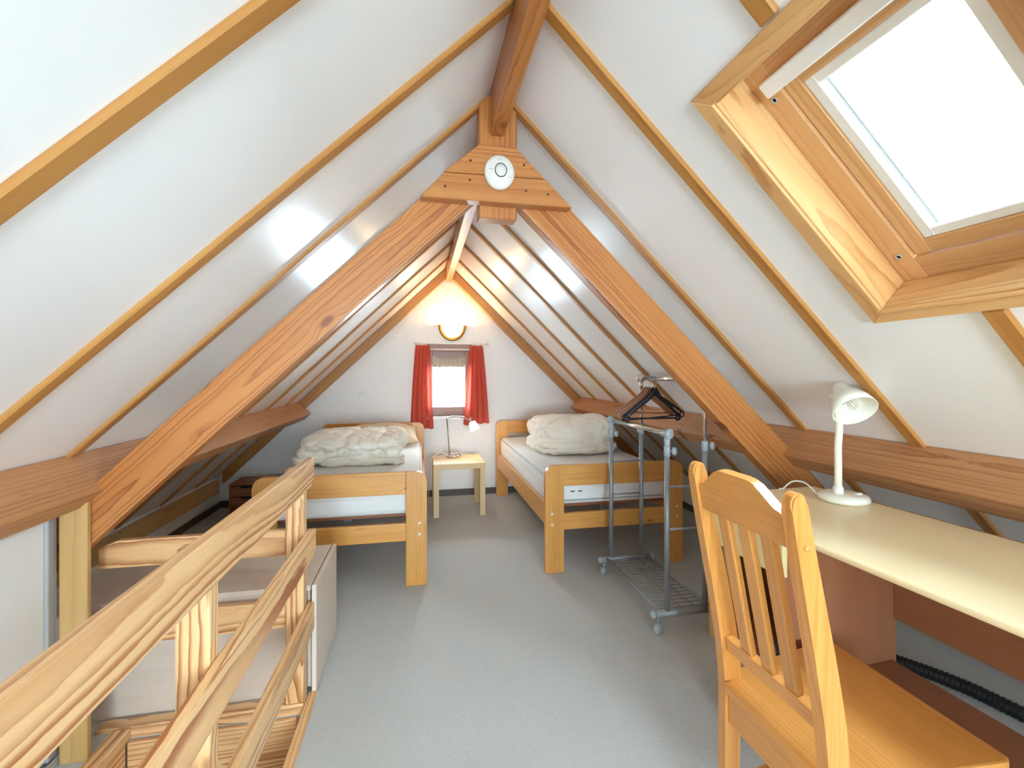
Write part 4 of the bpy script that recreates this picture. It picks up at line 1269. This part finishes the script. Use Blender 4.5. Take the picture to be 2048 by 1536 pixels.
box('pedestal_side', M_BEECH, dk, (0.05, PX), (PY0, PY0+0.018), (SHZ+0.0005, ZT), 'Z', 0.001)
box('pedestal_side', M_BEECH, dk, (0.10, PX), (PY1-0.018, PY1), (0.0, ZT), 'Z', 0.001)
box('pedestal_back', M_BEECH, dk, (PX+0.0005, PX+0.014), (PY0, PY1), (0.10, ZT), 'Z', 0.001)
dw = box('drawer', M_DRAWERF, dk, (0.004, 0.022), (PY0-0.035, PY1+0.005), (0.702, DZ-0.025), 'Y', 0.002)
box('drawer_box', M_BEECH, dw, (0.0225, 0.44), (PY0+0.025, PY1-0.025), (0.715, 0.800), 'X', 0.001)
lathe('lock', M_STEEL, dw, [(0, 0), (0.006, 0), (0.006, 0.004), (0.0035, 0.006), (0, 0.006)], (0.0038, 0.335, 0.776), (-1, 0, 0), 14, cap=False)
# shelf running from the pedestal to the near end, and the modesty panel behind it
box('foot_shelf', M_BEECH, dk, (0.235, PX), (YS+0.02, PY0+0.018), (SHZ-0.016, SHZ), 'Y', 0.001)
box('compartment_floor', M_BEECH, dk, (0.05, PX), (PY0+0.0185, PY1-0.0185), (SHZ-0.016, SHZ), 'Y', 0.001)
box('modesty_panel', M_BEECH, dk, (PX+0.0005, PX+0.014), (YS+0.02, PY0-0.001), (0.508, ZT), 'Y', 0.001)
box('end_panel', M_BEECH, dk, (0.02, DW-0.01), (YS, YS+0.018), (0.0, ZT), 'Z', 0.001)
XF.pop()

# black tube end lying in the compartment under the drawer
tp = smooth_path([(1.125, 1.235, SHZ+0.024), (1.17, 1.285, SHZ+0.024), (1.24, 1.335, SHZ+0.024), (1.33, 1.36, SHZ+0.024)], 6)
tag(tube('vacuum_tube', M_HOSE, None, tp, 0.021, 14), 'short black vacuum tube lying in the open desk compartment under the drawer', 'tube')

# pale wooden box beside the desk end
wb = thing('wooden_box', 'open pale wooden box on the floor behind the desk drawers', 'box', (1.46, 1.95, 0))
bx0, bx1, by0, by1, bz = 1.415, 1.62, 1.845, 2.025, 0.345
box('front_board', M_BIRCH, wb, (bx0, bx1), (by0, by0+0.010), (0, bz-0.012), 'X', 0.001)
box('back_board', M_CHAIR, wb, (bx0, bx1), (by1-0.010, by1), (0, bz), 'X', 0.001)
box('side_board', M_BIRCH, wb, (bx0, bx0+0.010), (by0+0.0105, by1-0.0105), (0, bz-0.006), 'Y', 0.001)
box('side_board', M_CHAIR, wb, (bx1-0.010, bx1), (by0+0.0105, by1-0.0105), (0, bz-0.006), 'Y', 0.001)
box('bottom_board', M_BIRCH, wb, (bx0+0.0105, bx1-0.0105), (by0+0.0105, by1-0.0105), (0, 0.008), 'X', 0.001)

# ribbed vacuum hose on the floor behind the desk
hp = smooth_path([(1.70, 1.88, 0.030), (1.80, 1.82, 0.029), (1.92, 1.75, 0.028), (2.04, 1.66, 0.027), (2.12, 1.55, 0.027), (2.18, 1.42, 0.027), (2.21, 1.28, 0.027), (2.25, 1.1, 0.027), (2.26, 0.85, 0.027)], 26)
rs = [0.0265 + 0.0022*(1 if k % 3 == 0 else -0.6) for k in range(len(hp))]
tag(link('vacuum_hose', tube_bm(hp, rs, 14), M_HOSE, None, None, True), 'black ribbed vacuum hose lying on the carpet behind the desk', 'hose')

# ------------------------------------------------------------------ desk lamp
dl = thing('desk_lamp', 'cream white gooseneck desk lamp on the cream desk', 'lamp', (1.487, 1.347, DZ))
LB = (1.487, 1.352, DZ+0.001)
lathe('lamp_base', M_LAMPW, dl, [(0, 0), (0.072, 0), (0.078, 0.006), (0.079, 0.015), (0.074, 0.024), (0.058, 0.028), (0, 0.031)], LB, seg=48)
lathe('stem_socket', M_LAMPW, dl, [(0, 0.02), (0.018, 0.02), (0.016, 0.052), (0.013, 0.055), (0, 0.055)], (1.464, 1.352, DZ), seg=24, cap=False)
box('switch', M_LAMPW, dl, (1.508, 1.532), (1.318, 1.330), (DZ+0.028, DZ+0.0345), 'X', 0.002)
stem = smooth_path([(1.464, 1.352, DZ+0.05), (1.464, 1.352, 0.96), (1.461, 1.350, 1.04), (1.466, 1.350, 1.11), (1.474, 1.362, 1.17), (1.472, 1.385, 1.225)], 16)
rs = [0.0118 + 0.0005*(1 if k % 2 else -1) for k in range(len(stem))]
link('gooseneck', tube_bm(stem, rs, 16), M_LAMPSTEM, None, dl, True)
cF = Vector((math.sin(YAW), math.cos(YAW), 0)); cR = Vector((math.cos(YAW), -math.sin(YAW), 0))
ax = Vector((-0.197, -0.713, -0.67)).normalized()
mouth = Vector((1.492, 1.312, 1.170))
top = mouth - ax*0.125
lathe('lamp_shade', M_LAMPW, dl, [(0, 0.0), (0.020, 0.0), (0.028, 0.010), (0.034, 0.035), (0.050, 0.056), (0.064, 0.088), (0.0705, 0.125), (0.0682, 0.125), (0.061, 0.088), (0.047, 0.060), (0.02, 0.046), (0, 0.046)], top, ax, 48, cap=False)
bl = lathe('bulb', M_BULB, dl, [(0.0, 0.050), (0.011, 0.051), (0.013, 0.062), (0.022, 0.082), (0.024, 0.092), (0.017, 0.109), (0, 0.114)], top, ax, 24, cap=False)
lathe('bulb_cap', M_LAMPW, bl, [(0, 0.040), (0.0115, 0.040), (0.0115, 0.060), (0.0055, 0.064), (0.0035, 0.083), (0, 0.084)], top, ax, 14, cap=False)
q = Vector((0, 0, 1)).rotation_difference(ax)
for k in range(4):
    a = 2*PI*k/4 + 0.5
    p0 = top + ax*0.066 + q @ Vector((0.004*math.cos(a), 0.004*math.sin(a), 0)); p1 = top + ax*0.097 + q @ Vector((0.009*math.cos(a), 0.009*math.sin(a), 0))
    tube('filament', M_FILAMENT, bl, [p0, p1], 0.0012, 5)
tube('lamp_cord', M_CORD, dl, smooth_path([(1.428, 1.405, DZ+0.016), (1.42, 1.45, DZ+0.045), (1.405, 1.49, DZ+0.042), (1.392, 1.52, DZ+0.010), (1.386, 1.545, DZ-0.03), (1.40, 1.57, 0.55), (1.42, 1.58, 0.3)], 8), 0.003, 6)

# ------------------------------------------------------------------ chair
chx = thing('wooden_chair', 'varnished pine chair with slatted back, pushed up to the desk', 'chair', (0.98, 0.92, 0))
def post_profile():
    # centre line (x, z, half depth) of a back post: straight leg, back leaning away from the desk
    return [(0.800, 0.0, 0.018), (0.804, 0.20, 0.021), (0.808, 0.42, 0.024), (0.807, 0.50, 0.0245), (0.796, 0.60, 0.025), (0.774, 0.72, 0.024), (0.746, 0.85, 0.022), (0.722, 0.96, 0.020), (0.704, 1.050, 0.0185)]
def post(yc, lean):
    pr = post_profile()
    fr_, bk = [], []
    pts = smooth_path([(x, 0, z) for x, z, h in pr], 4); hs = smooth_path([(h, 0, 0) for x, z, h in pr], 4)
    for p, h in zip(pts, hs): fr_.append((p.x+h.x, p.z)); bk.append((p.x-h.x, p.z))
    capc = (pts[-1].x, pts[-1].z); hr = hs[-1].x
    cap = [(capc[0]+hr*math.cos(a), capc[1]+hr*1.3*math.sin(a)) for a in [PI*k/8 for k in range(1, 8)]]
    outl = fr_ + cap + bk[::-1]
    t = 0.028
    bm = bmesh.new()
    c = Vector((0.76, yc, 0.5))
    def yoff(z): return lean*max(0, z-0.5)
    a = [bm.verts.new(Vector((z, x-0.76, 0))) for x, z in outl]
    M = Matrix(((0, 1, 0, 0.76), (0, 0, 1, yc), (1, 0, 0, 0), (0, 0, 0, 1)))
    A = [bm.verts.new(Vector((z, x-0.76, -t/2+yoff(z)))) for x, z in outl]
    B = [bm.verts.new(Vector((z, x-0.76, t/2+yoff(z)))) for x, z in outl]
    for v in a: bm.verts.remove(v)
    bm.faces.new(A); bm.faces.new(B[::-1])
    for i in range(len(A)):
        j = (i+1) % len(A)
        bm.faces.new((A[i], A[j], B[j], B[i]))
    bmesh.ops.bevel(bm, geom=[e for e in bm.edges if any(len(f.verts) > 4 for f in e.link_faces)], offset=0.004, segments=2, affect='EDGES')
    return link('back_post', bm, M_CHAIR, M, chx)
YLc, YRc = 1.065, 0.755
pL = post(YLc, -0.02); pR_ = post(YRc, -0.02)
for p, y, sg in ((pR_, YRc-0.014, -1), (pL, YLc+0.014, 1)):
    lathe('dowel_cap', M_CHAIR, p, [(0, 0), (0.008, 0), (0.0075, 0.004), (0.004, 0.0065), (0, 0.007)], (0.722, y-0.0075, 0.968), (0, sg, 0), 14, (1.1, 1, 1), cap=False)
def bx(z):
    pr = post_profile()
    for (x0, z0, h0), (x1, z1, h1) in zip(pr, pr[1:]):
        if z0 <= z <= z1: return x0+(x1-x0)*(z-z0)/(z1-z0)
    return pr[-1][0]
# shaped top rail
def sw_(z): return -0.02*max(0, z-0.5)
ya, yb = YRc+0.0155, YLc-0.0155
zb_, zt_ = 0.958, 1.022
low, up_ = [], []
for k in range(25):
    s = k/24
    y = ya+(yb-ya)*s-0.009
    e = min(s, 1-s)
    arch = 0.052*(3*min(1, e/0.34)**2-2*min(1, e/0.34)**3)
    low.append((y, zb_)); up_.append((y, zt_+arch))
xr = (bx(zb_), bx(1.04))
dirv = Vector((xr[1]-xr[0], 0, 1.04-zb_)).normalized()
nrm = Vector((dirv.z, 0, -dirv.x))
def onback(y, z): return Vector((xr[0], y, zb_)) + dirv*((z-zb_)/dirv.z)
prism('top_rail', M_CHAIR, chx, [onback(y, z)-nrm*0.011 for y, z in low + up_[::-1]], nrm*0.022, (0, 1, 0), 0.003, 2)
# lower back rail
zl0, zl1 = 0.578, 0.616
xl = bx(0.597)
slab('lower_rail', M_CHAIR, chx, (xl, (ya+yb)/2-0.002, (zl0+zl1)/2), (yb-ya, zl1-zl0, 0.024), (0, 1, 0), (1, 0, 0.15), 0.002)
for k in range(3):
    y0 = ya + (yb-ya)*(k+1)/4
    p0 = Vector((bx(zl1)+0.001, y0-0.003, zl1)); p1 = Vector((bx(zb_)+0.001, y0-0.0085, zb_+0.004))
    slab('back_slat', M_CHAIR, chx, (p0+p1)/2, ((p1-p0).length, 0.036, 0.017), p1-p0, (1, 0, 0.2), 0.003, 2)
# seat, aprons, front legs, stretchers
SZ = 0.497
seat_pts = [(0.782, 0.772, SZ-0.028), (1.205, 0.722, SZ-0.028), (1.205, 1.150, SZ-0.028), (0.782, 1.050, SZ-0.028)]
seat_pts = [(0.835, 0.760), (0.835, 0.735), (1.205, 0.722), (1.207, 1.148), (0.835, 1.085), (0.835, 1.048), (0.778, 1.048), (0.778, 0.772), ]
seat_pts = [(0.778, 0.7725), (0.8365, 0.7725), (0.8365, 0.735), (1.195, 0.712), (1.210, 0.722), (1.212, 1.138), (1.197, 1.152), (0.8365, 1.086), (0.8365, 1.0475), (0.778, 1.0475)]
prism('seat', M_CHAIR, chx, [(x, y, SZ-0.027) for x, y in seat_pts], (0, 0, 0.027), (0, 1, 0), 0.005, 2)
slab('rear_apron', M_CHAIR, chx, (0.803, (YRc+YLc)/2, 0.428), (YLc-YRc-0.029, 0.08, 0.022), (0, 1, 0), (1, 0, 0), 0.002)
slab('front_apron', M_CHAIR, chx, (1.165, 0.935, 0.436), (0.350, 0.066, 0.020), (0, 1, 0), (1, 0, 0), 0.002)
for (x0, y0, x1, y1) in ((0.825, YRc+0.003, 1.150, 0.748), (0.825, YLc-0.003, 1.150, 1.120)):
    a, b = Vector((x0, y0, 0.436)), Vector((x1, y1, 0.436))
    slab('side_apron', M_CHAIR, chx, (a+b)/2, ((b-a).length, 0.064, 0.020), b-a, (0, 1, 0), 0.002)
    a, b = Vector((x0-0.01, y0, 0.20)), Vector((x1, y1, 0.20))
    slab('stretcher', M_CHAIR, chx, (a+b)/2, ((b-a).length, 0.036, 0.020), b-a, (0, 1, 0), 0.003)
for y in (0.742, 1.126):
    slab('front_leg', M_CHAIR, chx, (1.168, y, 0.2345), (0.469, 0.036, 0.036), (0, 0, 1), (1, 0, 0), 0.004, 2)
